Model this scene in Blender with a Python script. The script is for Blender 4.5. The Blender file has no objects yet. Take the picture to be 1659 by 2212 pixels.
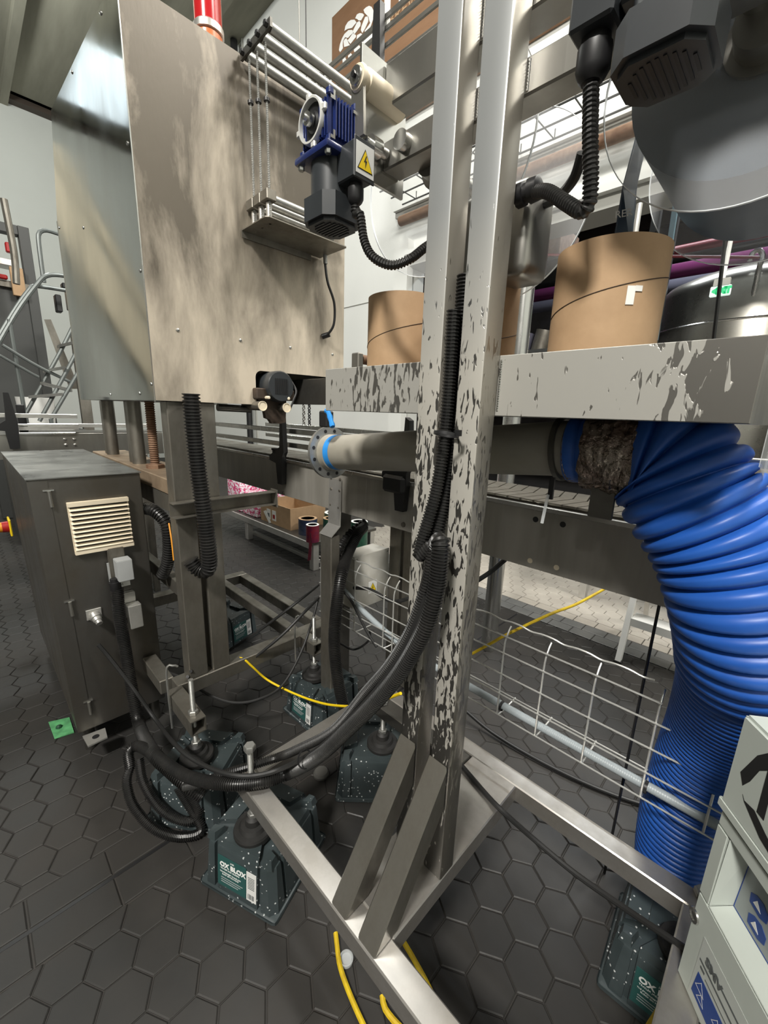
import bpy, bmesh, math, random
from mathutils import Vector, Matrix
random.seed(7)
S = bpy.context.scene
COL = S.collection
# ---------------------------------------------------------------- camera, world, lights, exposure
cd = bpy.data.cameras.new('camera'); cam = bpy.data.objects.new('camera', cd); COL.objects.link(cam)
cd.sensor_fit = 'VERTICAL'; cd.sensor_height = 36.0; cd.lens = 36.0 * 891.01 / 2212.0
cd.clip_start = 0.02; cd.clip_end = 60
YAW, PIT, ROL = math.radians(134.40857), math.radians(13.44373), math.radians(-1.95429)
fw = Vector((math.cos(PIT) * math.cos(YAW), math.cos(PIT) * math.sin(YAW), -math.sin(PIT)))
rt = Vector((math.sin(YAW), -math.cos(YAW), 0)); dn = fw.cross(rt)
rt2 = rt * math.cos(ROL) + dn * math.sin(ROL); dn2 = -rt * math.sin(ROL) + dn * math.cos(ROL)
cam.matrix_world = Matrix(((rt2.x, -dn2.x, -fw.x, 0), (rt2.y, -dn2.y, -fw.y, 0), (rt2.z, -dn2.z, -fw.z, 1.35), (0, 0, 0, 1)))
S.camera = cam
w = bpy.data.worlds.new('world'); S.world = w; w.use_nodes = True
w.node_tree.nodes['Background'].inputs[0].default_value = (0.75, 0.85, 1, 1)
w.node_tree.nodes['Background'].inputs[1].default_value = 0.15
vs = S.view_settings; vs.view_transform = 'Standard'; vs.look = 'None'; vs.gamma = 1; vs.use_curve_mapping = False
vs.exposure = 0.0
def area(name, loc, tgt, sx, sy, watts, col=(1, 0.97, 0.9)):
    l = bpy.data.lights.new(name, 'AREA'); l.shape = 'RECTANGLE'; l.size = sx; l.size_y = sy; l.energy = watts; l.color = col
    o = bpy.data.objects.new(name, l); COL.objects.link(o); o.location = loc
    d = Vector(tgt) - Vector(loc)
    o.rotation_euler = d.to_track_quat('-Z', 'Y').to_euler(); return o
# lamps of the hall, all up at the ceiling: a strong bank behind the camera, one to the right, weaker ones over the line, plus added fill points
area('high_bay_light', (0.7, -3.3, 5.8), (-0.5, 0.9, 1.0), 1.0, 0.7, 560, (1, 0.965, 0.90))
area('high_bay_light', (2.6, 2.6, 6.6), (-0.8, 1.0, 1.0), 1.2, 0.6, 210, (1, 0.965, 0.90))
area('high_bay_light', (-2.6, 1.4, 6.7), (-2.6, 1.4, 0), 1.6, 0.5, 200, (0.98, 0.98, 0.94))
def point_fill(name, loc, watts, col, r=0.2):
    l = bpy.data.lights.new(name, 'POINT'); l.energy = watts; l.color = col; l.shadow_soft_size = r
    o = bpy.data.objects.new(name, l); COL.objects.link(o); o.location = loc; return o
point_fill('added_fill_lamp', (-8.0, 0.2, 6.0), 260, (0.96, 0.99, 0.96))  # unseen fill lamp, added to brighten the ceiling
point_fill('added_fill_lamp', (2.4, -5.5, 5.6), 150, (1, 0.97, 0.92))  # another unseen lamp, added only as fill
area('hall_light', (-1.0, 6.2, 4.6), (-1.0, 6.2, 0), 3.0, 0.3, 120, (0.9, 0.95, 1))
area('hall_light', (0.6, 3.3, 6.6), (0.0, 3.6, 0), 1.2, 0.4, 160, (1, 0.97, 0.92))
# ---------------------------------------------------------------- materials
MATS = {}
def mat(name, col, rough=0.5, metal=0.0, col2=None, scale=6.0, stretch=(1, 1, 1), lo=0.35, hi=0.65, detail=5, bump=0.0, bscale=None, rvar=0.0, coat=0.0, spec=0.5, bstretch=None, world=False):
    m = bpy.data.materials.new(name); m.use_nodes = True; nt = m.node_tree; N = nt.nodes; L = nt.links
    b = N['Principled BSDF']
    b.inputs['Base Color'].default_value = (*col, 1); b.inputs['Roughness'].default_value = rough; b.inputs['Metallic'].default_value = metal
    b.inputs['Coat Weight'].default_value = coat; b.inputs['Specular IOR Level'].default_value = spec
    if col2 or bump or rvar:
        tc = N.new('ShaderNodeTexCoord'); mp = N.new('ShaderNodeMapping'); L.new(N.new('ShaderNodeNewGeometry').outputs['Position'] if world else tc.outputs['Object'], mp.inputs[0]); mp.inputs['Scale'].default_value = stretch
        nz = N.new('ShaderNodeTexNoise'); nz.inputs['Scale'].default_value = scale; nz.inputs['Detail'].default_value = detail; nz.inputs['Roughness'].default_value = 0.62
        L.new(mp.outputs[0], nz.inputs['Vector'])
        mr = N.new('ShaderNodeMapRange'); L.new(nz.outputs['Fac'], mr.inputs['Value']); mr.inputs['From Min'].default_value = lo; mr.inputs['From Max'].default_value = hi
        if col2:
            mx = N.new('ShaderNodeMix'); mx.data_type = 'RGBA'; mx.inputs[6].default_value = (*col, 1); mx.inputs[7].default_value = (*col2, 1)
            L.new(mr.outputs[0], mx.inputs[0]); L.new(mx.outputs[2], b.inputs['Base Color'])
        if rvar:
            r2 = N.new('ShaderNodeMapRange'); L.new(nz.outputs['Fac'], r2.inputs['Value']); r2.inputs['From Min'].default_value = lo; r2.inputs['From Max'].default_value = hi
            r2.inputs['To Min'].default_value = max(0.02, rough - rvar); r2.inputs['To Max'].default_value = min(1, rough + rvar); L.new(r2.outputs[0], b.inputs['Roughness'])
        if bump:
            n2 = N.new('ShaderNodeTexNoise'); n2.inputs['Scale'].default_value = bscale or scale; n2.inputs['Detail'].default_value = 3
            m3 = N.new('ShaderNodeMapping'); m3.inputs['Scale'].default_value = bstretch or stretch; L.new(tc.outputs['Object'], m3.inputs[0]); L.new(m3.outputs[0], n2.inputs['Vector'])
            bp = N.new('ShaderNodeBump'); bp.inputs['Strength'].default_value = bump; bp.inputs['Distance'].default_value = 0.01
            L.new(n2.outputs['Fac'], bp.inputs['Height']); L.new(bp.outputs[0], b.inputs['Normal'])
    MATS[name] = m; return m
def emit(name, col, st):
    m = bpy.data.materials.new(name); m.use_nodes = True; b = m.node_tree.nodes['Principled BSDF']
    b.inputs['Base Color'].default_value = (*col, 1); b.inputs['Emission Color'].default_value = (*col, 1); b.inputs['Emission Strength'].default_value = st; MATS[name] = m; return m
steel = mat('brushed_steel', (0.44, 0.43, 0.40), 0.36, 0.9, (0.30, 0.29, 0.26), 5, (1, 1, 0.25), rvar=0.08, bump=0.02, bscale=90, bstretch=(1, 1, 0.05))
steel_dull = mat('dull_stained_steel', (0.30, 0.285, 0.25), 0.45, 0.8, (0.17, 0.155, 0.13), 7, (1, 1, 0.5), rvar=0.1, bump=0.03, bscale=60)
steel_dark = mat('dark_steel', (0.17, 0.165, 0.15), 0.42, 0.85, (0.10, 0.095, 0.085), 6, rvar=0.08)
steel_bright = mat('bright_steel', (0.62, 0.62, 0.60), 0.24, 0.95, (0.50, 0.50, 0.48), 9, (1, 1, 0.3), rvar=0.06)
steel_rail = mat('satin_steel_base', (0.56, 0.54, 0.51), 0.36, 0.85, (0.42, 0.395, 0.36), 10, rvar=0.08)
mirror = mat('polished_steel_sheet', (0.52, 0.53, 0.51), 0.10, 1.0, (0.42, 0.42, 0.39), 2.5, (1, 1, 0.4), rvar=0.05, bump=0.06, bscale=1.6, bstretch=(1, 1, 0.6))
galv = mat('galvanised_steel', (0.46, 0.46, 0.44), 0.40, 0.8, (0.36, 0.36, 0.34), 40, rvar=0.1)
alu = mat('aluminium', (0.70, 0.69, 0.66), 0.35, 0.8, (0.6, 0.59, 0.56), 12)
machined = mat('machined_pale_metal', (0.66, 0.66, 0.63), 0.4, 0.3)
black = mat('black_plastic', (0.013, 0.013, 0.014), 0.42)
motor_black = mat('charcoal_painted_motor', (0.030, 0.034, 0.038), 0.38, 0.0, (0.024, 0.027, 0.03), 12, coat=0.1)
conduit = mat('black_corrugated_conduit', (0.009, 0.009, 0.009), 0.36, 0, (0.018, 0.017, 0.016), 14, spec=0.6)
cable_m = mat('black_cable', (0.016, 0.016, 0.016), 0.5)
rubber = mat('black_rubber', (0.011, 0.011, 0.0105), 0.62, 0, (0.020, 0.019, 0.018), 20)
blue = mat('blue_cast_gearbox', (0.008, 0.016, 0.085), 0.33, 0.0, (0.012, 0.026, 0.13), 14, bump=0.05, bscale=120, coat=0.3)
hose_m = mat('blue_hose', (0.012, 0.075, 0.34), 0.42, 0, (0.018, 0.10, 0.42), 8, spec=0.45)
foil = mat('crumpled_foil_tape', (0.34, 0.30, 0.26), 0.25, 0.9, (0.18, 0.13, 0.11), 14, bump=1.0, bscale=55)
pvc = mat('grey_pipe', (0.40, 0.38, 0.34), 0.5, 0.1, (0.30, 0.28, 0.23), 5, (0.5, 1, 1), rvar=0.06)
card = mat('brown_cardboard', (0.44, 0.29, 0.165), 0.75, 0, (0.38, 0.245, 0.135), 14, bump=0.03, bscale=80)
card_dark = mat('cardboard_seam', (0.05, 0.03, 0.018), 0.8)
paper = mat('white_paper', (0.78, 0.78, 0.75), 0.7)
cream = mat('cream_plastic', (0.72, 0.63, 0.48), 0.5)
wallm = mat('white_wall_paint', (0.72, 0.73, 0.70), 0.7, 0, (0.70, 0.71, 0.68), 0.8)
wallgrey = mat('grey_wall_paint', (0.58, 0.60, 0.57), 0.7, 0, (0.55, 0.57, 0.54), 0.5)
ceilm = mat('dark_ceiling_deck', (0.30, 0.29, 0.23), 0.8, 0, (0.16, 0.155, 0.12), 0.7, (0.3, 2, 1))
beam_m = mat('dark_brown_beam', (0.05, 0.035, 0.025), 0.6)
grey_beam = mat('grey_trim', (0.36, 0.36, 0.33), 0.6)
tile_m = mat('charcoal_floor_tile', (0.021, 0.021, 0.0205), 0.5, 0, (0.034, 0.031, 0.028), 1.7, world=True, rvar=0.1, bump=0.10, bscale=25, spec=0.35)
tile_l = mat('sandy_floor_tile', (0.40, 0.37, 0.32), 0.6, 0, (0.33, 0.30, 0.26), 4, bump=0.08, bscale=25)
tile_mid = mat('dark_border_tile', (0.10, 0.102, 0.10), 0.5, 0, (0.14, 0.14, 0.135), 5, bump=0.08, bscale=25)
grout = mat('floor_grout', (0.022, 0.021, 0.019), 0.7, 0, (0.035, 0.03, 0.026), 4)
yellow = mat('yellow_plastic', (0.85, 0.60, 0.01), 0.5)
yellow_dirty = mat('worn_yellow_cord', (0.72, 0.52, 0.01), 0.6, 0, (0.50, 0.33, 0.01), 30)
orange = mat('orange_plastic', (0.75, 0.30, 0.02), 0.4)
red = mat('red_plastic', (0.35, 0.012, 0.012), 0.35)
redlens = mat('red_lens', (0.42, 0.012, 0.016), 0.2, coat=0.6)
orangelens = mat('amber_lens', (0.55, 0.16, 0.06), 0.3)
label_green = mat('green_label', (0.022, 0.085, 0.078), 0.45)
label_white = mat('white_label', (0.72, 0.72, 0.70), 0.5)
ink_white = mat('white_ink', (0.85, 0.85, 0.83), 0.6)
ink_black = mat('black_ink', (0.012, 0.012, 0.012), 0.6)
ink_blue = mat('blue_ink', (0.02, 0.06, 0.26), 0.5)
ink_grey = mat('grey_ink', (0.10, 0.11, 0.11), 0.6)
greybox = mat('grey_connector', (0.36, 0.37, 0.37), 0.5)
eq_white = mat('pale_grey_moulded_plastic', (0.50, 0.54, 0.50), 0.5, 0, (0.46, 0.50, 0.46), 4)
jbox_m = mat('grey_white_box_paint', (0.52, 0.51, 0.47), 0.55, 0, (0.42, 0.40, 0.35), 9)
drive_rust = mat('greasy_brown_steel', (0.045, 0.034, 0.026), 0.55, 0.4, (0.085, 0.06, 0.045), 16)
rust = mat('rusty_steel', (0.16, 0.085, 0.05), 0.7, 0.3, (0.26, 0.16, 0.10), 16)
tan_steel = mat('tan_stained_steel_deck', (0.42, 0.32, 0.22), 0.5, 0.4, (0.26, 0.19, 0.13), 8)
wood = mat('brown_sign_board', (0.23, 0.125, 0.065), 0.6, 0, (0.20, 0.105, 0.052), 2, (1, 1, 6))
purple = mat('purple_pipe_paint', (0.16, 0.03, 0.11), 0.4)
redpipe = mat('dark_red_pipe_paint', (0.14, 0.012, 0.02), 0.45)
greypipe = mat('grey_violet_pipe', (0.20, 0.20, 0.26), 0.5)
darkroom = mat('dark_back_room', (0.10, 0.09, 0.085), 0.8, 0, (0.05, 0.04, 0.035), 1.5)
frame_dark = mat('dark_painted_frame', (0.055, 0.057, 0.055), 0.5, 0.2)
frame_grey = mat('grey_painted_tube', (0.13, 0.145, 0.14), 0.4, 0.3)
flexgrey = mat('grey_liquid_tight_conduit', (0.33, 0.37, 0.39), 0.4)
tank_m = mat('tank_steel', (0.40, 0.39, 0.35), 0.3, 0.9, (0.28, 0.27, 0.24), 2, rvar=0.06)
green_tape = mat('green_masking_tape', (0.12, 0.42, 0.17), 0.5, 0, (0.06, 0.22, 0.09), 30)
film_blue = mat('printed_dark_blue_film', (0.010, 0.026, 0.05), 0.35, 0, (0.03, 0.05, 0.075), 6)
blue_tape = mat('blue_tape', (0.02, 0.26, 0.72), 0.5)
dark_red_film = mat('dark_red_label_film', (0.20, 0.012, 0.025), 0.35, 0, (0.10, 0.01, 0.04), 30)
green_film = mat('dark_green_label_film', (0.02, 0.07, 0.05), 0.35, 0, (0.03, 0.12, 0.07), 40)
navy_film = mat('navy_label_film', (0.012, 0.025, 0.07), 0.3, 0, (0.05, 0.06, 0.10), 30)
pink_film = mat('mixed_label_film', (0.55, 0.04, 0.16), 0.4, 0, (0.75, 0.74, 0.78), 40, lo=0.48, hi=0.52)
exit_m = emit('lit_exit_face', (0.72, 0.85, 0.78), 0.7)
daylight = emit('daylit_skylight_pane', (0.80, 0.92, 1.0), 1.5)
exit_green = emit('lit_exit_green', (0.02, 0.42, 0.16), 0.6)
clear = bpy.data.materials.new('clear_acrylic'); clear.use_nodes = True
_b = clear.node_tree.nodes['Principled BSDF']; _b.inputs['Base Color'].default_value = (0.93, 0.95, 0.97, 1); _b.inputs['Roughness'].default_value = 0.04
_b.inputs['Alpha'].default_value = 0.11; _b.inputs['Specular IOR Level'].default_value = 0.6
clear_edge = mat('acrylic_edge', (0.80, 0.84, 0.86), 0.25)
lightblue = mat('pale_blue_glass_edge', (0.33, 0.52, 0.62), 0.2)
plasticclear = bpy.data.materials.new('clear_plastic'); plasticclear.use_nodes = True
_b = plasticclear.node_tree.nodes['Principled BSDF']; _b.inputs['Base Color'].default_value = (0.8, 0.83, 0.84, 1); _b.inputs['Roughness'].default_value = 0.1; _b.inputs['Alpha'].default_value = 0.35
def coated(name, stops, base=(0.13, 0.125, 0.115), coat=(0.50, 0.485, 0.435), thr=0.50, axis='Z', str_=(1, 1, 0.3), sc=34, spread=0.13, rng=(0, 2), face=False):
    """bare steel showing through a chalky film whose runs peel between two heights"""
    m = bpy.data.materials.new(name); m.use_nodes = True; nt = m.node_tree; N = nt.nodes; L = nt.links; b = N['Principled BSDF']
    tc = N.new('ShaderNodeTexCoord'); mp = N.new('ShaderNodeMapping'); mp.inputs['Scale'].default_value = str_; L.new(tc.outputs['Object'], mp.inputs[0])
    nz = N.new('ShaderNodeTexNoise'); nz.inputs['Scale'].default_value = sc; nz.inputs['Detail'].default_value = 2.5; nz.inputs['Distortion'].default_value = 0.6; L.new(mp.outputs[0], nz.inputs['Vector'])
    sx = N.new('ShaderNodeSeparateXYZ'); L.new(tc.outputs['Object'], sx.inputs[0])
    r0 = N.new('ShaderNodeMapRange'); L.new(sx.outputs[axis], r0.inputs['Value']); r0.inputs['From Min'].default_value = rng[0]; r0.inputs['From Max'].default_value = rng[1]
    ramp = N.new('ShaderNodeFloatCurve'); L.new(r0.outputs[0], ramp.inputs['Value']); cu = ramp.mapping.curves[0]
    for i, (p_, v_) in enumerate(stops):
        q_ = cu.points[i] if i < 2 else cu.points.new(0.5, 0.5); q_.location = ((p_ - rng[0]) / (rng[1] - rng[0]), v_)
    ramp.mapping.update()
    big = N.new('ShaderNodeTexNoise'); big.inputs['Scale'].default_value = 3.0; L.new(tc.outputs['Object'], big.inputs['Vector'])
    bm_ = N.new('ShaderNodeMath'); bm_.operation = 'MULTIPLY_ADD'; L.new(big.outputs['Fac'], bm_.inputs[0]); bm_.inputs[1].default_value = 0.25; bm_.inputs[2].default_value = -0.125
    a1 = N.new('ShaderNodeMath'); a1.operation = 'ADD'; L.new(nz.outputs['Fac'], a1.inputs[0]); sh = N.new('ShaderNodeMath'); sh.operation = 'SUBTRACT'; L.new(ramp.outputs[0], sh.inputs[0]); sh.inputs[1].default_value = 0.5; L.new(sh.outputs[0], a1.inputs[1])
    a2 = N.new('ShaderNodeMath'); a2.operation = 'ADD'; L.new(a1.outputs[0], a2.inputs[0]); L.new(bm_.outputs[0], a2.inputs[1])
    st = N.new('ShaderNodeMapRange'); L.new(a2.outputs[0], st.inputs['Value']); st.inputs['From Min'].default_value = thr; st.inputs['From Max'].default_value = thr + 0.03
    if face:   # the chalky film is only on the faces towards the walkway; the other faces are bare satin steel
        ge = N.new('ShaderNodeTexCoord'); sn = N.new('ShaderNodeSeparateXYZ'); L.new(ge.outputs['Normal'], sn.inputs[0])
        lt = N.new('ShaderNodeMath'); lt.operation = 'LESS_THAN'; L.new(sn.outputs['Y'], lt.inputs[0]); lt.inputs[1].default_value = -0.5
    mx = N.new('ShaderNodeMix'); mx.data_type = 'RGBA'; mx.inputs[6].default_value = (*coat, 1); mx.inputs[7].default_value = (*base, 1); L.new(st.outputs[0], mx.inputs[0]); L.new(mx.outputs[2], b.inputs['Base Color'])
    if face:
        up = N.new('ShaderNodeMapRange'); L.new(sx.outputs['Z'], up.inputs['Value']); up.inputs['From Min'].default_value = 1.42; up.inputs['From Max'].default_value = 1.68
        mu = N.new('ShaderNodeMix'); mu.data_type = 'RGBA'; L.new(up.outputs[0], mu.inputs[0]); L.new(mx.outputs[2], mu.inputs[6]); mu.inputs[7].default_value = (0.30, 0.31, 0.31, 1); mx = mu
        mf = N.new('ShaderNodeMix'); mf.data_type = 'RGBA'; mf.inputs[6].default_value = (0.30, 0.28, 0.24, 1); L.new(mx.outputs[2], mf.inputs[7]); L.new(lt.outputs[0], mf.inputs[0]); L.new(mf.outputs[2], b.inputs['Base Color'])
    mm = N.new('ShaderNodeMapRange'); L.new(st.outputs[0], mm.inputs['Value']); mm.inputs['To Min'].default_value = 0.35; mm.inputs['To Max'].default_value = 0.85; L.new(mm.outputs[0], b.inputs['Metallic'])
    b.inputs['Roughness'].default_value = 0.38
    bp = N.new('ShaderNodeBump'); bp.inputs['Strength'].default_value = 0.25; bp.inputs['Distance'].default_value = 0.004; bp.invert = True; L.new(st.outputs[0], bp.inputs['Height']); L.new(bp.outputs[0], b.inputs['Normal'])
    MATS[name] = m; return m
post_m = coated('peeling_coated_steel', [(0.0, 0.75), (0.55, 0.72), (0.70, 0.66), (0.82, 0.565), (1.1, 0.52), (1.35, 0.505), (1.5, 0.43), (2.0, 0.3)], thr=0.575, coat=(0.52, 0.50, 0.45), str_=(1.3, 1.3, 0.33), sc=105, face=True)
tray_m = coated('tray_peeling_steel', [(-0.5, 0.36), (-0.37, 0.40), (-0.27, 0.55), (-0.12, 0.575), (0.0, 0.50), (0.08, 0.455), (0.25, 0.455), (0.30, 0.50), (0.37, 0.74), (0.5, 0.95)], thr=0.575, axis='X', rng=(-0.5, 0.5), str_=(1.2, 1, 0.36), sc=80, coat=(0.44, 0.43, 0.395), base=(0.245, 0.235, 0.215))
conv_m = mat('streaked_conveyor_steel', (0.30, 0.285, 0.25), 0.40, 0.45, (0.42, 0.40, 0.36), 9, (1, 1, 0.12), rvar=0.08)
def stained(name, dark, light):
    """brown steel with chalky water stains, heavier low down and towards the notch, with uneven lighting put into the colour"""
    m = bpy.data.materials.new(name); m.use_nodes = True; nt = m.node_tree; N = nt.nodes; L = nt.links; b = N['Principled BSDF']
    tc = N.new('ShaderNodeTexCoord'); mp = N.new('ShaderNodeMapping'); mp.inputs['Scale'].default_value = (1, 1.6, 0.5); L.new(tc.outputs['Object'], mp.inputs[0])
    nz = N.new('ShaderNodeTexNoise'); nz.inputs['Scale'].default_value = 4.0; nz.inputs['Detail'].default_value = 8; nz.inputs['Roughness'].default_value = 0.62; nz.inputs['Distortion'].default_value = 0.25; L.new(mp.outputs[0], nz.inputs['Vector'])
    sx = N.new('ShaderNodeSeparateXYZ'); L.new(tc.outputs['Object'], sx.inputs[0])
    gz = N.new('ShaderNodeMapRange'); L.new(sx.outputs['Z'], gz.inputs['Value']); gz.inputs['From Min'].default_value = 2.2; gz.inputs['From Max'].default_value = 1.5; gz.inputs['To Min'].default_value = -0.16; gz.inputs['To Max'].default_value = 0.13  # darker upward: fewer stains, and dimmer lighting put into the colour
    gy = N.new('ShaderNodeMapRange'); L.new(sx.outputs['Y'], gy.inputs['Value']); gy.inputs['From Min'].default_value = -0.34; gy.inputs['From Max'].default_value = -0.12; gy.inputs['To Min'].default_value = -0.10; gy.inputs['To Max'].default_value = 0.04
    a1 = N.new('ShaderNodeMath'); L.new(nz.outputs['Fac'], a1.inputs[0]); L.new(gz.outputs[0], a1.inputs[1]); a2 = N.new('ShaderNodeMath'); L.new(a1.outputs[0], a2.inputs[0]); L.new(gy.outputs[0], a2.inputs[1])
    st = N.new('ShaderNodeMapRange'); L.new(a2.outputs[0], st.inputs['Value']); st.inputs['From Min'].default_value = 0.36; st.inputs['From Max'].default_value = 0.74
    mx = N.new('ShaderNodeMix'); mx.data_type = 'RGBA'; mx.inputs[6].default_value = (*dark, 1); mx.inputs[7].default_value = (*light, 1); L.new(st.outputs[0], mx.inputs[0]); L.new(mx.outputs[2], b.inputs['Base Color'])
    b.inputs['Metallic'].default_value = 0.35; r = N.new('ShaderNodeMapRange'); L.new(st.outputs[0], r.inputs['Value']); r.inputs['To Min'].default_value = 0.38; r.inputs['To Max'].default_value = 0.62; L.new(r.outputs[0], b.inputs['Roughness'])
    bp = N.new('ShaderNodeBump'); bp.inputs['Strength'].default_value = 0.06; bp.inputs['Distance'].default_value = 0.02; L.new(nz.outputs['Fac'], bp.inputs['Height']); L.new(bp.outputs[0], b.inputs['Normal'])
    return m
brown_steel = stained('stained_shaded_brown_steel', (0.115, 0.098, 0.076), (0.62, 0.545, 0.44))
def speck(name):
    m = bpy.data.materials.new(name); m.use_nodes = True; nt = m.node_tree; N = nt.nodes; L = nt.links; b = N['Principled BSDF']
    tc = N.new('ShaderNodeTexCoord'); v = N.new('ShaderNodeTexVoronoi'); v.inputs['Scale'].default_value = 75; L.new(tc.outputs['Object'], v.inputs['Vector'])
    st = N.new('ShaderNodeMapRange'); L.new(v.outputs['Distance'], st.inputs['Value']); st.inputs['From Min'].default_value = 0.16; st.inputs['From Max'].default_value = 0.22; st.inputs['To Min'].default_value = 1; st.inputs['To Max'].default_value = 0
    nz = N.new('ShaderNodeTexNoise'); nz.inputs['Scale'].default_value = 18; L.new(tc.outputs['Object'], nz.inputs['Vector'])
    gt = N.new('ShaderNodeMath'); gt.operation = 'GREATER_THAN'; gt.inputs[1].default_value = 0.48; L.new(nz.outputs['Fac'], gt.inputs[0])
    ml = N.new('ShaderNodeMath'); ml.operation = 'MULTIPLY'; L.new(st.outputs[0], ml.inputs[0]); L.new(gt.outputs[0], ml.inputs[1])
    n2 = N.new('ShaderNodeTexNoise'); n2.inputs['Scale'].default_value = 9; L.new(tc.outputs['Object'], n2.inputs['Vector'])
    mb = N.new('ShaderNodeMix'); mb.data_type = 'RGBA'; mb.inputs[6].default_value = (0.022, 0.032, 0.033, 1); mb.inputs[7].default_value = (0.06, 0.075, 0.08, 1); L.new(n2.outputs['Fac'], mb.inputs[0])
    mx = N.new('ShaderNodeMix'); mx.data_type = 'RGBA'; L.new(mb.outputs[2], mx.inputs[6]); mx.inputs[7].default_value = (0.55, 0.57, 0.57, 1); L.new(ml.outputs[0], mx.inputs[0]); L.new(mx.outputs[2], b.inputs['Base Color'])
    b.inputs['Roughness'].default_value = 0.35
    bp = N.new('ShaderNodeBump'); bp.inputs['Strength'].default_value = 0.5; bp.inputs['Distance'].default_value = 0.004; L.new(nz.outputs['Fac'], bp.inputs['Height']); L.new(bp.outputs[0], b.inputs['Normal'])
    return m
block_m = speck('flecked_recycled_rubber')
# ---------------------------------------------------------------- mesh helpers
def V(*a): return Vector(a)
def crom(pts, step):
    """smooth curve through points, resampled at even steps"""
    P = [Vector(p) for p in pts]
    if len(P) == 2: dense = [P[0].lerp(P[1], i / 40) for i in range(41)]
    else:
        Q = [P[0] * 2 - P[1]] + P + [P[-1] * 2 - P[-2]]; dense = []
        for i in range(1, len(Q) - 2):
            p0, p1, p2, p3 = Q[i - 1:i + 3]
            for k in range(24):
                t = k / 24
                dense.append(0.5 * ((2 * p1) + (p2 - p0) * t + (2 * p0 - 5 * p1 + 4 * p2 - p3) * t * t + (3 * p1 - p0 - 3 * p2 + p3) * t ** 3))
        dense.append(P[-1])
    out = [dense[0]]; need = step; i = 1; cur = dense[0]
    while i < len(dense):
        d = (dense[i] - cur).length
        if d >= need:
            cur = cur.lerp(dense[i], need / d); out.append(cur); need = step
        else:
            need -= d; cur = dense[i]; i += 1
    return out
class G:
    """collects shapes into one mesh, in world coordinates"""
    def __init__(s): s.bm = bmesh.new()
    def hexa(s, c):
        """eight corners: four of the bottom, four of the top"""
        v = [s.bm.verts.new(p) for p in c]
        for f in ((3, 2, 1, 0), (4, 5, 6, 7), (0, 1, 5, 4), (1, 2, 6, 5), (2, 3, 7, 6), (3, 0, 4, 7)): s.bm.faces.new([v[i] for i in f])
        return v
    def box(s, x0, x1, y0, y1, z0, z1, bev=0.0, M=None, seg=1):
        c = [(x0, y0, z0), (x1, y0, z0), (x1, y1, z0), (x0, y1, z0), (x0, y0, z1), (x1, y0, z1), (x1, y1, z1), (x0, y1, z1)]
        if M: c = [M @ Vector(p) for p in c]
        v = s.hexa(c)
        if bev:
            es = list({e for q in v for e in q.link_edges})
            bmesh.ops.bevel(s.bm, geom=es, offset=bev, segments=seg, affect='EDGES', profile=0.5)
        return s
    def ring(s, c, u, w, r, n, ph=0.0): return [s.bm.verts.new(c + (u * math.cos(ph + 2 * math.pi * k / n) + w * math.sin(ph + 2 * math.pi * k / n)) * r) for k in range(n)]
    def lathe(s, prof, p, ax=(0, 0, 1), n=20, capa=True, capb=True, ph=0.0):
        """prof: (distance along axis, radius)"""
        ax = Vector(ax).normalized(); p = Vector(p)
        u = ax.orthogonal().normalized() if abs(ax.z) < 0.9 else (V(1, 0, 0) - ax * ax.x).normalized(); w = ax.cross(u)
        R = [s.ring(p + ax * a, u, w, max(r, 1e-5), n, ph) for a, r in prof]
        for a, b in zip(R, R[1:]):
            for k in range(n): s.bm.faces.new((a[k], a[(k + 1) % n], b[(k + 1) % n], b[k]))
        if capa: s.bm.faces.new(R[0][::-1])
        if capb: s.bm.faces.new(R[-1])
        return s
    def cyl(s, a, b, r, r2=None, n=14, ph=0.0):
        a = Vector(a); b = Vector(b); d = b - a
        return s.lathe([(0, r), (d.length, r if r2 is None else r2)], a, d, n, ph=ph)
    def pipe(s, a, b, r, ri, n=24):
        """open tube with a wall"""
        a = Vector(a); b = Vector(b); L = (b - a).length
        s.lathe([(0, ri), (0, r), (L, r), (L, ri), (0, ri)], a, b - a, n, False, False); return s
    def tube(s, pts, r, n=8, step=0.01, rf=None, smooth=True, caps=True):
        P = crom(pts, step) if smooth else [Vector(p) for p in pts]
        if len(P) < 2: return s
        T = [(P[min(i + 1, len(P) - 1)] - P[max(i - 1, 0)]).normalized() for i in range(len(P))]
        u = T[0].orthogonal().normalized(); R = []
        for i, (p, t) in enumerate(zip(P, T)):
            u = (u - t * u.dot(t)); u = u.normalized() if u.length > 1e-6 else t.orthogonal().normalized()
            R.append(s.ring(p, u, t.cross(u), r * (rf(i) if rf else 1), n))
        for a, b in zip(R, R[1:]):
            for k in range(n): s.bm.faces.new((a[k], a[(k + 1) % n], b[(k + 1) % n], b[k]))
        if caps: s.bm.faces.new(R[0][::-1]); s.bm.faces.new(R[-1])
        return s
    def corr(s, pts, r, pitch=0.006, depth=0.0022, n=10):
        pat = (1, 1, 1 - depth / r, 1 - depth / r)
        return s.tube(pts, r, n, pitch / 4, lambda i: pat[i % 4])
    def prism(s, poly, o, u, w, t):
        """polygon (2-D) in the plane o,u,w pushed out along the vector t"""
        o, u, w, t = Vector(o), Vector(u), Vector(w), Vector(t)
        a = [s.bm.verts.new(o + u * x + w * y) for x, y in poly]; b = [s.bm.verts.new(v.co + t) for v in a]; n = len(a)
        s.bm.faces.new(a[::-1]); s.bm.faces.new(b)
        for k in range(n): s.bm.faces.new((a[k], a[(k + 1) % n], b[(k + 1) % n], b[k]))
        return s
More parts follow.
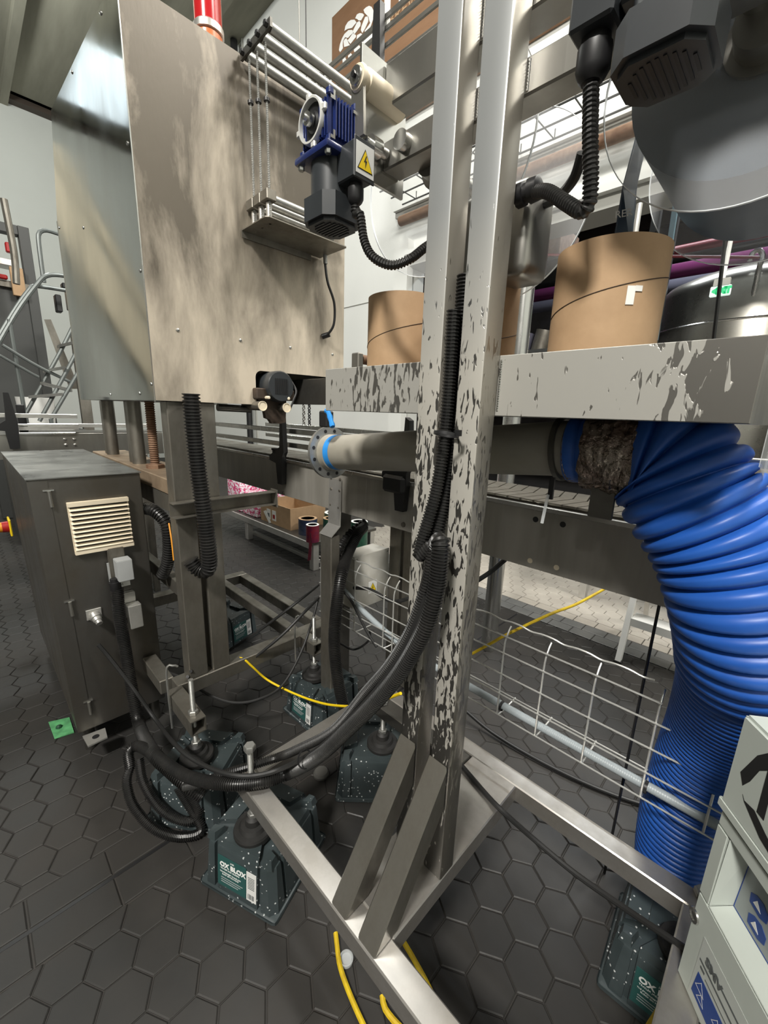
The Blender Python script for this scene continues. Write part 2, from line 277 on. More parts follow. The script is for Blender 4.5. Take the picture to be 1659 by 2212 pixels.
    def poly3(s, pts, t):
        a = [s.bm.verts.new(q) for q in pts]; t = Vector(t); b = [s.bm.verts.new(v.co + t) for v in a]; n = len(a)
        s.bm.faces.new(a[::-1]); s.bm.faces.new(b)
        for k in range(n): s.bm.faces.new((a[k], a[(k + 1) % n], b[(k + 1) % n], b[k]))
        return s
    def quad(s, *c): s.bm.faces.new([s.bm.verts.new(p) for p in c]); return s
def props(o, label=None, cat=None, group=None, kind=None):
    if label: o['label'] = label
    if cat: o['category'] = cat
    if group: o['group'] = group
    if kind: o['kind'] = kind
    return o
WL = {}
def part(name, g, m, parent=None, loc=None, sharp=35, label=None, kind=None):
    """one mesh object; coordinates of g are world ones"""
    bm = g.bm if isinstance(g, G) else g
    bmesh.ops.recalc_face_normals(bm, faces=bm.faces)
    base = Vector(loc) if loc is not None else (WL[parent.name] if parent else Vector((0, 0, 0)))
    bmesh.ops.translate(bm, verts=bm.verts, vec=-base)
    me = bpy.data.meshes.new(name); bm.to_mesh(me); bm.free()
    for p in me.polygons: p.use_smooth = True
    me.set_sharp_from_angle(angle=math.radians(sharp))
    if m: me.materials.append(m)
    o = bpy.data.objects.new(name, me); COL.objects.link(o)
    if parent: o.parent = parent; o.location = base - WL[parent.name]
    else: o.location = base
    WL[o.name] = base
    return props(o, label, kind=kind)
def thing(name, loc, label, cat, group=None):
    o = bpy.data.objects.new(name, None); COL.objects.link(o); o.location = loc; o.empty_display_size = 0.05; WL[o.name] = Vector(loc)
    return props(o, label, cat, group)
def single(name, g, m, loc, label, cat, group=None, sharp=35):
    return props(part(name, g, m, None, loc, sharp), label, cat, group)
def struct(name, g, m, parent=None):
    o = part(name, g, m, parent)
    if not parent: o['kind'] = 'structure'
    return o
def text(name, s_, size, m, o, u, w, parent, bold=0.0, ext=0.0003, align='LEFT', sx=1.0):
    """lettering as a thin mesh: origin o, reading direction u, up w"""
    c = bpy.data.curves.new('t', 'FONT'); c.body = s_; c.size = size; c.offset = bold; c.extrude = ext; c.align_x = align; c.resolution_u = 3
    t = bpy.data.objects.new('t', c); COL.objects.link(t)
    me = bpy.data.meshes.new_from_object(t.evaluated_get(bpy.context.evaluated_depsgraph_get()))
    bpy.data.objects.remove(t); bpy.data.curves.remove(c)
    u = Vector(u).normalized(); w = (Vector(w) - u * Vector(w).dot(u)).normalized(); nn = u.cross(w); o = Vector(o)
    base = WL[parent.name]
    for v in me.vertices: v.co = o + u * v.co.x * sx + w * v.co.y + nn * (v.co.z + 0.0004) - base
    me.materials.clear(); me.materials.append(m); me.name = name
    ob = bpy.data.objects.new(name, me); COL.objects.link(ob); ob.parent = parent; WL[ob.name] = base
    return ob
def copy_tree(o, loc, rz=0, label=None, parent=None):
    c = o.copy(); COL.objects.link(c)
    if parent: c.parent = parent
    else:
        c.location = loc; c.rotation_euler = (0, 0, rz)
        if label: c['label'] = label
    WL[c.name] = WL[o.name]
    for ch in list(o.children): copy_tree(ch, None, 0, None, c)
    return c
def hexbolt(g, p, ax, r=0.008, h=0.006): g.lathe([(0, r), (h * 0.8, r), (h, r * 0.85)], p, ax, 6); return g
# ---------------------------------------------------------------- the hall: floor, walls, ceiling
g = G(); g.box(-12.2, 4.7, -9.2, 10.2, -0.2, -0.004); floor = struct('floor', g, grout)
HW, SD = 0.053, 0.0612
DRAIN = -1.19
def clip(poly, f):
    out = []
    for a, b in zip(poly, poly[1:] + poly[:1]):
        fa, fb = f(a), f(b)
        if fa >= 0: out.append(a)
        if fa * fb < 0:
            t = fa / (fa - fb); out.append((a[0] + (b[0] - a[0]) * t, a[1] + (b[1] - a[1]) * t))
    return out
def inset(poly, d):
    n = len(poly); out = []
    for i in range(n):
        p0, p1, p2 = Vector(poly[i - 1]), Vector(poly[i]), Vector(poly[(i + 1) % n])
        e1 = (p1 - p0).normalized(); e2 = (p2 - p1).normalized(); n1 = Vector((-e1.y, e1.x)); n2 = Vector((-e2.y, e2.x))
        b = (n1 + n2); b = b / max(0.3, b.dot(n1)); out.append(tuple(p1 + b * d))
    return out
def area2(p): return sum(a[0] * b[1] - b[0] * a[1] for a, b in zip(p, p[1:] + p[:1])) / 2
tiles = []      # (centre, polygon, kind, full)
def hexes(cx, cy, x0, x1, y0, y1, kind, full_clip):
    for j in range(int((y0 - cy) / 0.0918) - 1, int((y1 - cy) / 0.0918) + 2):
        off = HW if j % 2 else 0
        for i in range(int((x0 - cx) / 0.106) - 1, int((x1 - cx) / 0.106) + 2):
            px, py = cx + i * 0.106 + off, cy + j * 0.0918
            poly = [(px + SD * math.sin(math.pi / 3 * k) * 0.866 / 0.866, py - SD * math.cos(math.pi / 3 * k)) for k in range(6)]
            poly = [(px + (HW if k in (1, 2) else -HW if k in (4, 5) else 0), py + (-SD if k == 0 else SD if k == 3 else -SD / 2 if k in (1, 5) else SD / 2)) for k in range(6)]
            full = True
            for f in full_clip:
                q = clip(poly, f)
                if len(q) != 6 or abs(area2(q) - area2(poly)) > 1e-6: full = False
                poly = q
                if len(poly) < 3: break
            if len(poly) < 3 or area2(poly) < 0.0007: continue
            tiles.append(((px, py), poly, kind, full))
hexes(-1.603, -0.033, -6, -1.2, -0.9, 2.7, 'd', [lambda p: -1.292 - p[0], lambda p: 2.62 - p[1]])
hexes(-0.976, 0.08, -1.2, 1.6, -0.9, 2.7, 'd', [lambda p: p[0] + 1.085, lambda p: 2.62 - p[1]])
hexes(-0.976, 0.08, -3.4, 2.2, 2.8, 6.5, 'l', [lambda p: p[1] - 2.90])
for k in range(-5, 16):        # square border tiles along the drain slot and along the change of colour
    y0 = -0.06 + 0.192 * k
    if y0 > 2.45: continue
    for x0, x1 in ((-1.290, -1.196), (-1.184, -1.087)):
        tiles.append((((x0 + x1) / 2, y0), [(x0, y0), (x1, y0), (x1, y0 + 0.19), (x0, y0 + 0.19)], 'd', False))
for k in range(-30, 14):
    x0 = 0.14 * k
    for r, (y0, y1, kd) in enumerate(((2.625, 2.715, 'm'), (2.718, 2.805, 'm'), (2.81, 2.897, 'l'))):
        xx = x0 + 0.05 * r
        tiles.append(((xx, y0), [(xx, y0), (xx + 0.138, y0), (xx + 0.138, y1), (xx, y1)], kd, False))
def seen(p):
    q = cam.matrix_world.inverted() @ Vector((p[0], p[1], 0))
    if q.z > -0.1: return 0
    x, y = -q.x / q.z * 891 , -q.y / q.z * 891
    return abs(x) < 880 and abs(y) < 1150
tm = {'d': tile_m, 'm': tile_mid, 'l': tile_l}
def tile_geo(bm, poly, dz=0.0):
    p = inset(poly, 0.0014); q = inset(poly, 0.0042)
    r = [[bm.verts.new((x, y, z)) for x, y in pp] for pp, z in ((p, -0.007), (p, -0.0022 + dz), (q, dz))]
    n = len(poly)
    for a, b in zip(r, r[1:]):
        for k in range(n): bm.faces.new((a[k], a[(k + 1) % n], b[(k + 1) % n], b[k]))
    bm.faces.new(r[2])
tiles.sort(key=lambda t: (0 if seen(t[0]) else 1, t[0][0] ** 2 + t[0][1] ** 2))
full_me = None
for n, (c, poly, kd, full) in enumerate(tiles[:300]):
    if full and full_me and kd == 'd':
        o = bpy.data.objects.new('floor_tile', full_me); COL.objects.link(o)
    else:
        bm = bmesh.new(); tile_geo(bm, [(x - c[0], y - c[1]) for x, y in poly]); me = bpy.data.meshes.new('floor_tile'); bm.to_mesh(me); bm.free()
        for p in me.polygons: p.use_smooth = False
        me.materials.append(tm[kd])
        if full and kd == 'd': full_me = me
        o = bpy.data.objects.new('floor_tile', me); COL.objects.link(o)
    o.parent = floor; o.location = (c[0], c[1], random.uniform(-0.0008, 0.0003)); o.rotation_euler = (random.uniform(-.003, .003), random.uniform(-.003, .003), 0)
for kd, nm in (('d', 'dark_floor_tiles'), ('m', 'border_floor_tiles'), ('l', 'pale_floor_tiles')):
    bm = bmesh.new()
    for c, poly, k2, full in tiles[300:]:
        if k2 == kd: tile_geo(bm, poly, random.uniform(-0.0008, 0.0003))
    g = G(); g.bm.free(); g.bm = bm; part(nm, g, tm[kd], floor, kind='stuff')
g = G(); g.box(-1.1955, -1.1845, -0.9, 2.6, -0.02, -0.0036); part('drain_slot', g, black, floor)

g = G(); g.box(-12, -3.62, 4.0, 4.25, 0, 7); struct('wall_back', g, wallm)
g = G(); g.box(-3.62, 4.5, 4.0, 4.25, 3.22, 7); struct('wall_back_upper', g, wallm)
g = G(); g.box(-12.2, -12, -9, 4.25, 0, 7); struct('wall_left', g, wallgrey)
g = G(); g.box(4.5, 4.7, -9, 10, 0, 7); struct('wall_right', g, wallgrey)
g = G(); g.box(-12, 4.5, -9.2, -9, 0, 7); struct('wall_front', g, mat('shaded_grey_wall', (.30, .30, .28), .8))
g = G(); g.box(-12.2, 4.7, -9.2, 4.25, 7, 7.2)
ceil = struct('ceiling', g, ceilm)
for k in range(12):
    g = G(); g.box(-12, 4.5, -7.6 + k, -7.48 + k, 6.86, 7.0); part('roof_joist', g, ceilm, ceil)
g = G(); g.box(-10.9, -9.1, -2.35, -1.35, 6.84, 6.9, .01); part('skylight_pane', g, daylight, ceil)
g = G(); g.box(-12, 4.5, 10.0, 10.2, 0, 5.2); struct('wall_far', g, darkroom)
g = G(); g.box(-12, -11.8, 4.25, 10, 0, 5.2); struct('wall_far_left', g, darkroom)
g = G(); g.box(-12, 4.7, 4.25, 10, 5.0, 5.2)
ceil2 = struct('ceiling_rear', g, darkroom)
for k in range(6):
    g = G(); g.box(-11, 4.5, 4.9 + k * 0.85, 5.0 + k * 0.85, 4.7, 5.0); part('roof_joist', g, beam_m, ceil2)
# trims: the beam at the top of the left wall, the soffit edge over the opening, wall joints
g = G(); g.box(-12, -11.8, -5, 4, (-11.8000, 1.4067, 6.9103)[2], (-11.8000, 1.4243, 7.0401)[2]); struct('trim_1', g, beam_m)
g = G(); g.box(-12, -11.7, -5, 4, (-11.8000, 1.4243, 7.0401)[2] , 7); struct('trim_2', g, grey_beam)
g = G(); g.box(-3.62, 4.5, 3.94, 4.25, (-2.0861, 3.9400, 3.0225)[2], (-2.1020, 3.9400, 3.1529)[2]); struct('trim_3', g, grey_beam)
g = G(); g.box(-3.62, 4.5, 3.88, 4.0, (-2.0700, 3.8800, 3.1255)[2], (-2.0751, 3.8800, 3.1667)[2]); struct('trim_4', g, wallm)
g = G(); g.box(-3.8, 4.5, 3.86, 4.0, (-2.1191, 3.8600, 3.6037)[2], (-2.1252, 3.8600, 3.6539)[2]); struct('trim_5', g, wallm)
g = G(); g.box(-3.8, 4.5, 3.90, 4.0, (-2.1312, 3.9000, 3.5470)[2], (-2.1410, 3.9000, 3.6271)[2]); struct('trim_6', g, grey_beam)
g = G(); g.box(-3.80, -3.58, 3.9, 4.0, 0, 3.3); struct('trim_7', g, wallm)
for k, (px, py) in enumerate(((407, 20), (512, 30))):
    x = ((-9.3029, 3.9900, 8.3515)[0], (-7.3797, 3.9800, 7.3042)[0])[k]
    g = G(); g.box(x - 0.012, x + 0.012, 3.975, 4.0, 0.2, 7); struct('trim_%d' % (8 + k), g, grey_beam)
g = G(); g.box(-6.5, -3.8, 3.992, 4.0, (-4.2876, 3.9900, 2.7592)[2] - 0.006, (-4.2876, 3.9900, 2.7592)[2]); struct('trim_10', g, grey_beam)
g = G(); g.cyl(((-7.4842, 3.9000, 7.2551)[0], 3.9, 0.0), ((-7.4842, 3.9000, 7.2551)[0], 3.9, 6.98), 0.055); single('wall_downpipe', g, black, ((-7.4842, 3.9000, 7.2551)[0], 3.9, 0), 'black vertical pipe running up the white back wall behind the tall steel cabinet', 'pipe')
# ---------------------------------------------------------------- the twin-post film stand
st = thing('film_stand', (-0.45, 0.63, 0), 'steel film stand on a low frame: twin scratched square posts carrying a tray and beams', 'machine')
PY0, PY1 = 0.606, 0.656
for x0, x1 in ((-0.516, -0.467), (-0.430, -0.381)):
    g = G(); g.box(x0, x1, PY0, PY1, 0.345, 2.12, 0.004, seg=2); part('post', g, post_m, st)
# diagonal braces: square tubes from the crossbar up to the posts
for x0, x1 in ((-0.517, -0.470), (-0.434, -0.385)):
    a, b = V(0, 0.407, 0.345), V(0, 0.606, 0.650); d = (b - a).normalized(); nrm = V(0, d.z, -d.y) * 0.056
    lo1 = V(0, 0.407, 0.345); hi1 = V(0, 0.6055, 0.650)
    lo2 = V(0, 0.407 + 0.066, 0.345); hi2 = V(0, 0.6055, 0.650 - 0.105)
    c = [V(x0, *lo1.yz), V(x1, *lo1.yz), V(x1, *lo2.yz), V(x0, *lo2.yz), V(x0, *hi1.yz), V(x1, *hi1.yz), V(x1, *hi2.yz), V(x0, *hi2.yz)]
    g = G(); v = g.hexa(c); bmesh.ops.bevel(g.bm, geom=list({e for q in v for e in q.link_edges}), offset=0.003, segments=1, affect='EDGES'); part('brace', g, MATS['brace_steel'] if 'brace_steel' in MATS else mat('brace_steel', (0.22, 0.21, 0.185), 0.45, 0.75, (0.13, 0.12, 0.10), 9, (1, 1, .6), rvar=.1), st)
for nm, b in (('base_rail', (-0.955, 0.40, 0.405, 0.457, 0.293, 0.345)), ('base_rail', (-0.955, 0.07, 0.957, 1.008, 0.293, 0.345)),
              ('crossbar', (-0.526, -0.381, 0.457, 0.957, 0.293, 0.346)), ('crossbar', (-0.955, -0.905, 0.457, 0.957, 0.293, 0.345)), ('crossbar', (0.008, 0.065, 0.457, 0.957, 0.293, 0.345))):
    g = G(); g.box(*b, 0.003); part(nm, g, steel_rail, st)
g = G(); g.box(-0.945, -0.529, 0.90, 0.9565, 0.30, 0.344, 0.003); part('crossbar', g, steel_dark, st)
for nm, x0, x1, z0, z1 in (('beam', -0.68, 0.35, 1.812, 1.861), ('beam', -0.68, 0.35, 1.916, 1.986)):
    g = G(); g.box(x0, x1, 0.657, 0.707, z0, z1, 0.003); part(nm, g, steel, st)
g = G(); g.box(-0.688, -0.681, 0.60, 0.72, 1.785, 1.990, 0.001); part('end_plate', g, steel_bright, st)
# tray: bottom and four lips
g = G()
g.box(-0.863, -0.045, 0.657, 0.661, 1.352, 1.451, 0.001); tray = part('tray', g, tray_m, st, label='long shallow tray with peeling chalky film on its lip')
for b in ((-0.863, -0.045, 0.661, 1.02, 1.352, 1.356), (-0.863, -0.859, 0.661, 1.02, 1.356, 1.451), (-0.049, -0.045, 0.661, 1.02, 1.356, 1.451), (-0.863, -0.045, 1.02, 1.024, 1.352, 1.451)):
    g = G(); g.box(*b); part('tray_panel', g, steel, tray)
# weld beads where beams and tray meet the posts
for x, z0, z1 in ((-0.379, 1.816, 1.858), (-0.379, 1.36, 1.445), (-0.465, 1.816, 1.858), (-0.465, 1.92, 1.98)):
    g = G(); n = int((z1 - z0) / 0.004)
    for k in range(n): g.lathe([(0, 0.001), (0.001, 0.0026), (0.0034, 0.0026), (0.0042, 0.001)], (x, 0.6575, z0 + 0.004 * k), (0, 0, 1), 6)
    part('weld_bead', g, steel_bright, st, kind='stuff')
# spool axles and the small idler roller at the left end
for x in (-0.62, -0.13):
    g = G(); g.cyl((x, 0.64, 1.838), (x, 1.04, 1.838), 0.0165, n=20); part('spool_axle', g, steel_bright, st)
rp = V(*(-0.6773, 0.5850, 1.9301))
g = G(); g.lathe([(0, .010), (0, .019), (.004, .021), (.008, .021), (.010, .018), (.016, .018), (.018, .0215), (.112, .0215), (.115, .019)], rp, (0, 1, 0), 24); rl = part('idler_roller', g, cream, st, label='beige roller with a metal end cap')
g = G(); g.lathe([(0, .004), (0, .014), (.003, .015), (.006, .015)], rp - V(0, .005, 0), (0, 1, 0), 20); part('end_cap', g, steel_bright, rl)
g = G(); hexbolt(g, rp - V(0, .010, 0), (0, 1, 0), .005, .005); part('bolt', g, black, rl)
g = G(); g.hexa([(rp.x - .018, rp.y + .004, rp.z - .09), (rp.x + .016, rp.y + .004, rp.z - .09), (rp.x + .016, rp.y + .010, rp.z - .09), (rp.x - .018, rp.y + .010, rp.z - .09), (rp.x - .020, rp.y + .004, rp.z), (rp.x + .012, rp.y + .004, rp.z), (rp.x + .012, rp.y + .010, rp.z), (rp.x - .020, rp.y + .010, rp.z)]); part('bracket', g, steel, rl)
def leveling_foot(parent, x, y, ztop, zpad, rodtop, stub=None, padr=0.047):
    """rubber foot with a threaded rod and nuts, screwed into the frame"""
    g = G(); g.lathe([(0, padr * 1.17), (.016, padr * 1.19), (.022, padr * 1.13), (.024, padr * .86), (.034, padr * .74), (.036, padr * .50), (.052, padr * .45), (.060, padr * .27)], (x, y, zpad), (0, 0, 1), 28)
    f = part('leveling_foot', g, rubber, parent, sharp=22)
    g = G(); g.tube([(x, y, zpad + .055), (x, y, rodtop)], .0085, 10, .0012, lambda i: (1, .9)[i % 2]); part('threaded_rod', g, galv, f)
    g = G(); hexbolt(g, (x, y, ztop), (0, 0, 1), .0165, .014); part('nut', g, galv, f)
    g = G(); hexbolt(g, (x, y, zpad + .06), (0, 0, 1), .0155, .012); part('nut', g, galv, f)
    return f
f1 = leveling_foot(st, -0.905, 0.432, 0.346, 0.165, 0.452)
g = G(); hexbolt(g, (-0.905, 0.432, 0.445), (0, 0, 1), 0.0165, 0.016); part('bolt_head', g, galv, f1)
leveling_foot(st, -0.875, 0.925, 0.346, 0.165, 0.40)
leveling_foot(st, 0.036, 1.00, 0.346, 0.165, 0.36)
# grey rounded cover behind the right post
g = G(); q = (-0.3762, 0.7000, 1.6926)
g.box(-0.52, q[0], 0.70, 0.79, 1.585, 1.735, 0.018, seg=3); cov = part('drive_cover', g, steel, st)
# ---------------------------------------------------------------- cardboard cores in the tray
def core(x, y, z0, h, r, label, seam):
    t = thing('cardboard_core', (x, y, z0), label, 'cardboard tube', 'cardboard cores in the tray')
    g = G(); g.pipe((x, y, z0), (x, y, z0 + h), r, r - 0.008, 56); part('tube_wall', g, card, t)
    a0, z_a, z_b = seam
    pts = [(x + (r + .0003) * math.cos(a), y + (r + .0003) * math.sin(a), z_a + (z_b - z_a) * k / 40) for k in range(41) for a in [a0 + math.pi * 0.95 * k / 40]]
    g = G(); g.tube(pts, 0.0007, 4, smooth=False); part('spiral_seam', g, card_dark, t); return t
c3 = core(-0.265, 0.770, 1.357, 0.252, 0.081, 'big brown cardboard core at the right, with a torn white tape scrap', (math.radians(-150), 1.513, 1.566))
cx, cy, r = -0.265, 0.770, 0.0815
def on_core(px_a, z): return V(cx + r * math.cos(px_a), cy + r * math.sin(px_a), z)
g = G()
for A, Bz in (((-53, -45), (1.515, 1.540)), ((-45, -38), (1.533, 1.5405))):
    p = [on_core(math.radians(a), z) for a, z in ((A[0], Bz[0]), (A[1], Bz[0]), (A[1], Bz[1]), (A[0], Bz[1]))]
    o_ = V(p[0].x - cx, p[0].y - cy, 0).normalized() * .0008
    g.hexa(p + [v + o_ for v in p])
part('tape_scrap', g, paper, c3)
core(-0.512, 0.775, 1.357, 0.243, 0.08, 'brown cardboard core half hidden behind the right steel post', (math.radians(-150), 1.45, 1.51))
core(-0.722, 0.775, 1.357, 0.253, 0.08, 'brown cardboard core left of the posts, nearest the tall cabinet', (math.radians(-150), 1.498, 1.560))
# ---------------------------------------------------------------- clear acrylic spools
def spool(x, z, r, y0, y1, label, rollr=None):
    t = thing('film_spool', (x, y0, z), label, 'spool', 'clear-sided film spools')
    for y in (y0, y1):
        g = G(); g.lathe([(0, .02), (0, r), (.004, r), (.004, .02)], (x, y, z), (0, 1, 0), 72, False, False); d = part('side_disc', g, clear, t)
        g = G(); g.lathe([(0, r), (.0, r + .0012), (.0045, r + .0012), (.0045, r), (0, r)], (x, y, z), (0, 1, 0), 72, False, False); part('disc_edge', g, clear_edge, d)
    g = G(); g.lathe([(-.03, .018), (-.03, .033), (0, .035), (0, .045), (.006, .045)], (x, y0 - .001, z), (0, 1, 0), 28, True, True); part('hub', g, steel, t)
    if rollr:
        g = G(); g.lathe([(0, .03), (0, rollr), (y1 - y0 - .01, rollr), (y1 - y0 - .01, .03)], (x, y0 + .006, z), (0, 1, 0), 64); part('film_roll', g, film_blue, t)
    return t
spool(-0.60, 1.83, 0.198, 0.735, 1.0, 'empty clear acrylic spool behind the left post')
sp2 = spool(-0.118, 1.818, 0.186, 0.76, 1.03, 'clear acrylic spool at the right holding a dark blue film roll', 0.150)
# the printed film web running down from the right spool behind the core
g = G(); wv = [(-0.3149, 0.9300, 1.7744), (-0.3192, 0.9300, 1.7153), (-0.3253, 0.9300, 1.6856), (-0.3129, 0.9900, 1.6996), (-0.3105, 0.9900, 1.7473), (-0.2978, 0.9700, 1.8352), (-0.3266, 0.9300, 1.8510)]
a = [V(*p) for p in ((-0.2964, 0.9000, 1.8613), (-0.3040, 0.9900, 1.9394), (-0.3156, 0.9900, 1.7959), (-0.3102, 0.9000, 1.7624), (-0.3238, 0.9300, 1.6535), (-0.3110, 1.0000, 1.6812))]
g.hexa([a[0], a[1], a[1] + V(.001, .001, 0), a[0] + V(.001, .001, 0), a[3], a[2], a[2] + V(.001, .001, 0), a[3] + V(.001, .001, 0)]); g.hexa([a[3], a[2], a[2] + V(.001, .001, 0), a[3] + V(.001, .001, 0), a[4], a[5], a[5] + V(.001, .001, 0), a[4] + V(.001, .001, 0)])
web = part('film_web', g, film_blue, sp2, label='strip of printed dark blue film hanging from the roll')
text('film_lettering', 'RER', 0.017, ink_white, (-0.3173, 0.9050, 1.7132), V(1, 0.55, 0.12), (0, 0, 1), web)
# pale glass edge strip and white rod standing right of the core
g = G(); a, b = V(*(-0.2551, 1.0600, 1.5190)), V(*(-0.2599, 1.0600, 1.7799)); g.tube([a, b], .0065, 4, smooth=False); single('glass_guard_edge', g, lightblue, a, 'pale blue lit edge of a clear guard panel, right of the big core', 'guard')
a, b = V(*(-0.1756, 1.2000, 1.5311)), V(*(-0.2048, 1.2000, 1.9179)); g = G(); g.tube([V(a.x, a.y, 0), a, b], .004, 6, smooth=False); single('thin_rod', g, black, a, 'thin black rod standing in front of the domed tank, right of the core', 'rod')
a, b = V(*(-0.3374, 1.1000, 1.7133)), V(*(-0.3385, 1.1000, 1.8072)); g = G(); g.tube([V(a.x, 1.10, 1.30), b], .006, 8, smooth=False); single('white_rod', g, alu, a, 'short bright rod showing above the rim of the big core', 'rod')
# ---------------------------------------------------------------- tall steel cabinet on its own frame
cb = thing('labelling_cabinet', (-2.0, 0.8, 0), 'tall brown-stained steel cabinet with a mirror-like left side, raised on steel legs', 'machine')
CX = -1.45
g = G(); arc = [(0.786 + 0.024 * (1 - math.cos(a)), 1.463 + 0.024 * math.sin(a)) for a in [math.pi / 2 * k / 6 for k in range(7)]]
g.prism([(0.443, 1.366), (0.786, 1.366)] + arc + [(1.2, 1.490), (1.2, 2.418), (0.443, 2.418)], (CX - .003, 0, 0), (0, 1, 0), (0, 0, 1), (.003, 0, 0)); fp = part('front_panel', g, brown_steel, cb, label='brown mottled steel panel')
g = G(); g.prism([(-2.575, 1.366), (CX - .004, 1.366), (CX - .004, 2.419), (-2.406, 2.504), (-2.575, 2.150)], (0, .443, 0), (1, 0, 0), (0, 0, 1), (0, .003, 0)); sp = part('side_panel', g, mirror, cb, label='bright mirror-like steel side panel')
g = G(); g.box(CX - .004, CX, 0.440, 0.4428, 1.362, 2.42); part('corner_edge', g, steel_bright, cb)
g = G(); g.prism([(-2.575, 1.49), (CX - .004, 1.49), (CX - .004, 2.419), (-2.406, 2.504), (-2.575, 2.150)], (0, 1.197, 0), (1, 0, 0), (0, 0, 1), (0, .003, 0)); part('side_panel', g, steel, cb)
g = G(); g.box(-2.575, -2.572, 0.447, 1.197, 1.366, 2.15); part('rear_panel', g, steel, cb)
g = G(); g.hexa([(-2.575, .447, 2.151), (-2.572, .447, 2.151), (-2.572, 1.196, 2.151), (-2.575, 1.196, 2.151), (-2.407, .447, 2.499), (-2.404, .447, 2.499), (-2.404, 1.196, 2.499), (-2.407, 1.196, 2.499)]); part('rear_panel', g, steel, cb)
g = G(); g.hexa([(-2.403, .447, 2.495), (CX - .004, .447, 2.412), (CX - .004, 1.196, 2.412), (-2.403, 1.196, 2.495), (-2.403, .447, 2.502), (CX - .004, .447, 2.418), (CX - .004, 1.196, 2.418), (-2.403, 1.196, 2.502)]); part('top_panel', g, steel, cb)
g = G(); g.box(-2.572, CX - .05, 0.447, 0.775, 1.37, 1.376); part('floor_panel', g, steel_dark, cb)
for p in ((-1.4500, 0.5256, 1.5832), (-1.4500, 0.7331, 1.5818), (-1.4500, 0.9357, 1.5831), (-1.4500, 1.1399, 1.5816)):
    g = G(); g.lathe([(0, .006), (.002, .005), (.0035, .002)], p, (1, 0, 0), 10); part('screw', g, steel_bright, fp)
for p in ((-1.4863, 0.4430, 2.0602), (-1.4818, 0.4430, 1.7378), (-1.4775, 0.4430, 1.4148), (-1.6060, 0.4430, 1.3878), (-1.9887, 0.4430, 1.3874), (-2.0007, 0.4430, 2.4509), (-1.6117, 0.4430, 2.4153), (-2.5484, 0.4430, 2.1165), (-2.1066, 0.4430, 2.0065)):
    g = G(); g.lathe([(0, .006), (.002, .005), (.0035, .002)], p, (0, -1, 0), 10); part('screw', g, steel_bright, sp)
g = G(); g.box(-2.584, -2.576, 0.4415, 0.4465, 1.37, 2.15); part('panel_flange', g, steel, sp)
# legs, base frame, deck
for y0, y1 in ((0.477, 0.546), (0.566, 0.634)):
    g = G(); g.box(-1.525, -1.462, y0, y1, 0.345, 1.366, .003); part('leg', g, steel_dull, cb)
for b in ((-1.525, -1.456, 0.43, 1.14, 0.288, 0.345), (-2.30, -1.526, 0.955, 1.0, 0.288, 0.345), (-2.30, -1.526, 1.09, 1.14, 0.288, 0.345), (-1.735, -1.526, 0.39, 0.44, 0.288, 0.345), (-2.36, -2.301, 0.48, 1.14, 0.288, 0.345)):
    g = G(); g.box(*b, .003); part('frame_rail', g, steel_dull, cb)
# open stub tubes that carry the feet
for x0, x1, y0, y1 in ((-1.456, -1.235, 0.392, 0.442), (-1.456, -1.345, 0.960, 1.010), (-2.44, -2.361, 0.93, 0.98)):
    g = G(); t = .004
    g.box(x0, x1, y0, y1, .341, .345); g.box(x0, x1, y0, y1, .291, .295); g.box(x0, x1, y0, y0 + t, .295, .341); g.box(x0, x1, y1 - t, y1, .295, .341); part('stub_tube', g, steel_dull, cb)
leveling_foot(cb, -1.275, 0.417, 0.346, 0.165, 0.475)
leveling_foot(cb, -1.378, 0.985, 0.346, 0.165, 0.46)
leveling_foot(cb, -2.40, 0.955, 0.346, 0.165, 0.46)
# thin hooked rods hanging beside the feet
for (x, y) in ((-1.41, 0.405), (-1.42, 0.935)):
    g = G(); g.tube([(x, y - .02, .22), (x, y - .02, .45), (x + .01, y, .47), (x + .01, y + .015, .46)], .004, 6); part('hook_rod', g, galv, cb)
g = G(); g.box(-2.78, -1.58, 0.50, 0.66, 1.035, 1.092, .003); dk = part('deck', g, tan_steel, cb, label='tan stained steel deck plate')
g = G(); g.box(-2.78, -1.58, 0.505, 0.53, 0.965, 1.034, .002); part('deck_rail', g, steel_dull, cb)
for x0, x1, y0, y1 in ((-2.77, -2.71, 0.51, 0.57), (-2.77, -2.71, 0.59, 0.65)):
    g = G(); g.box(x0, x1, y0, y1, 0.345, 1.034, .003); part('leg', g, steel_dull, cb)
g = G(); g.box(-2.709, -1.60, 0.525, 0.56, 0.60, 0.66, .002); part('cross_rail', g, steel_dull, cb)
for px in (0, 1):
    c = ((-2.5790, 0.5500, 1.1420), (-2.1244, 0.5500, 1.1760))[px]
    g = G(); g.box(c[0] - .055, c[0] - .005, .53, .575, 1.092, 1.366, .003); g2 = G(); g2.cyl((c[0] + .025, .55, 1.092), (c[0] + .025, .55, 1.366), .028, n=18)
    k = part('lift_column', g, steel_dull, cb); part('lift_tube', g2, steel_dull, k)
c = (-1.9165, 0.5600, 1.1912)
g = G(); g.tube([(c[0], .56, 1.092), (c[0], .56, 1.37)], .019, 12, .0045, lambda i: (1, .80)[i % 2], smooth=True); sc = part('jack_screw', g, rust, cb, label='rusty threaded jack screw')
g = G(); hexbolt(g, (c[0], .56, 1.092), (0, 0, 1), .036, .018); part('screw_nut', g, rust, sc)
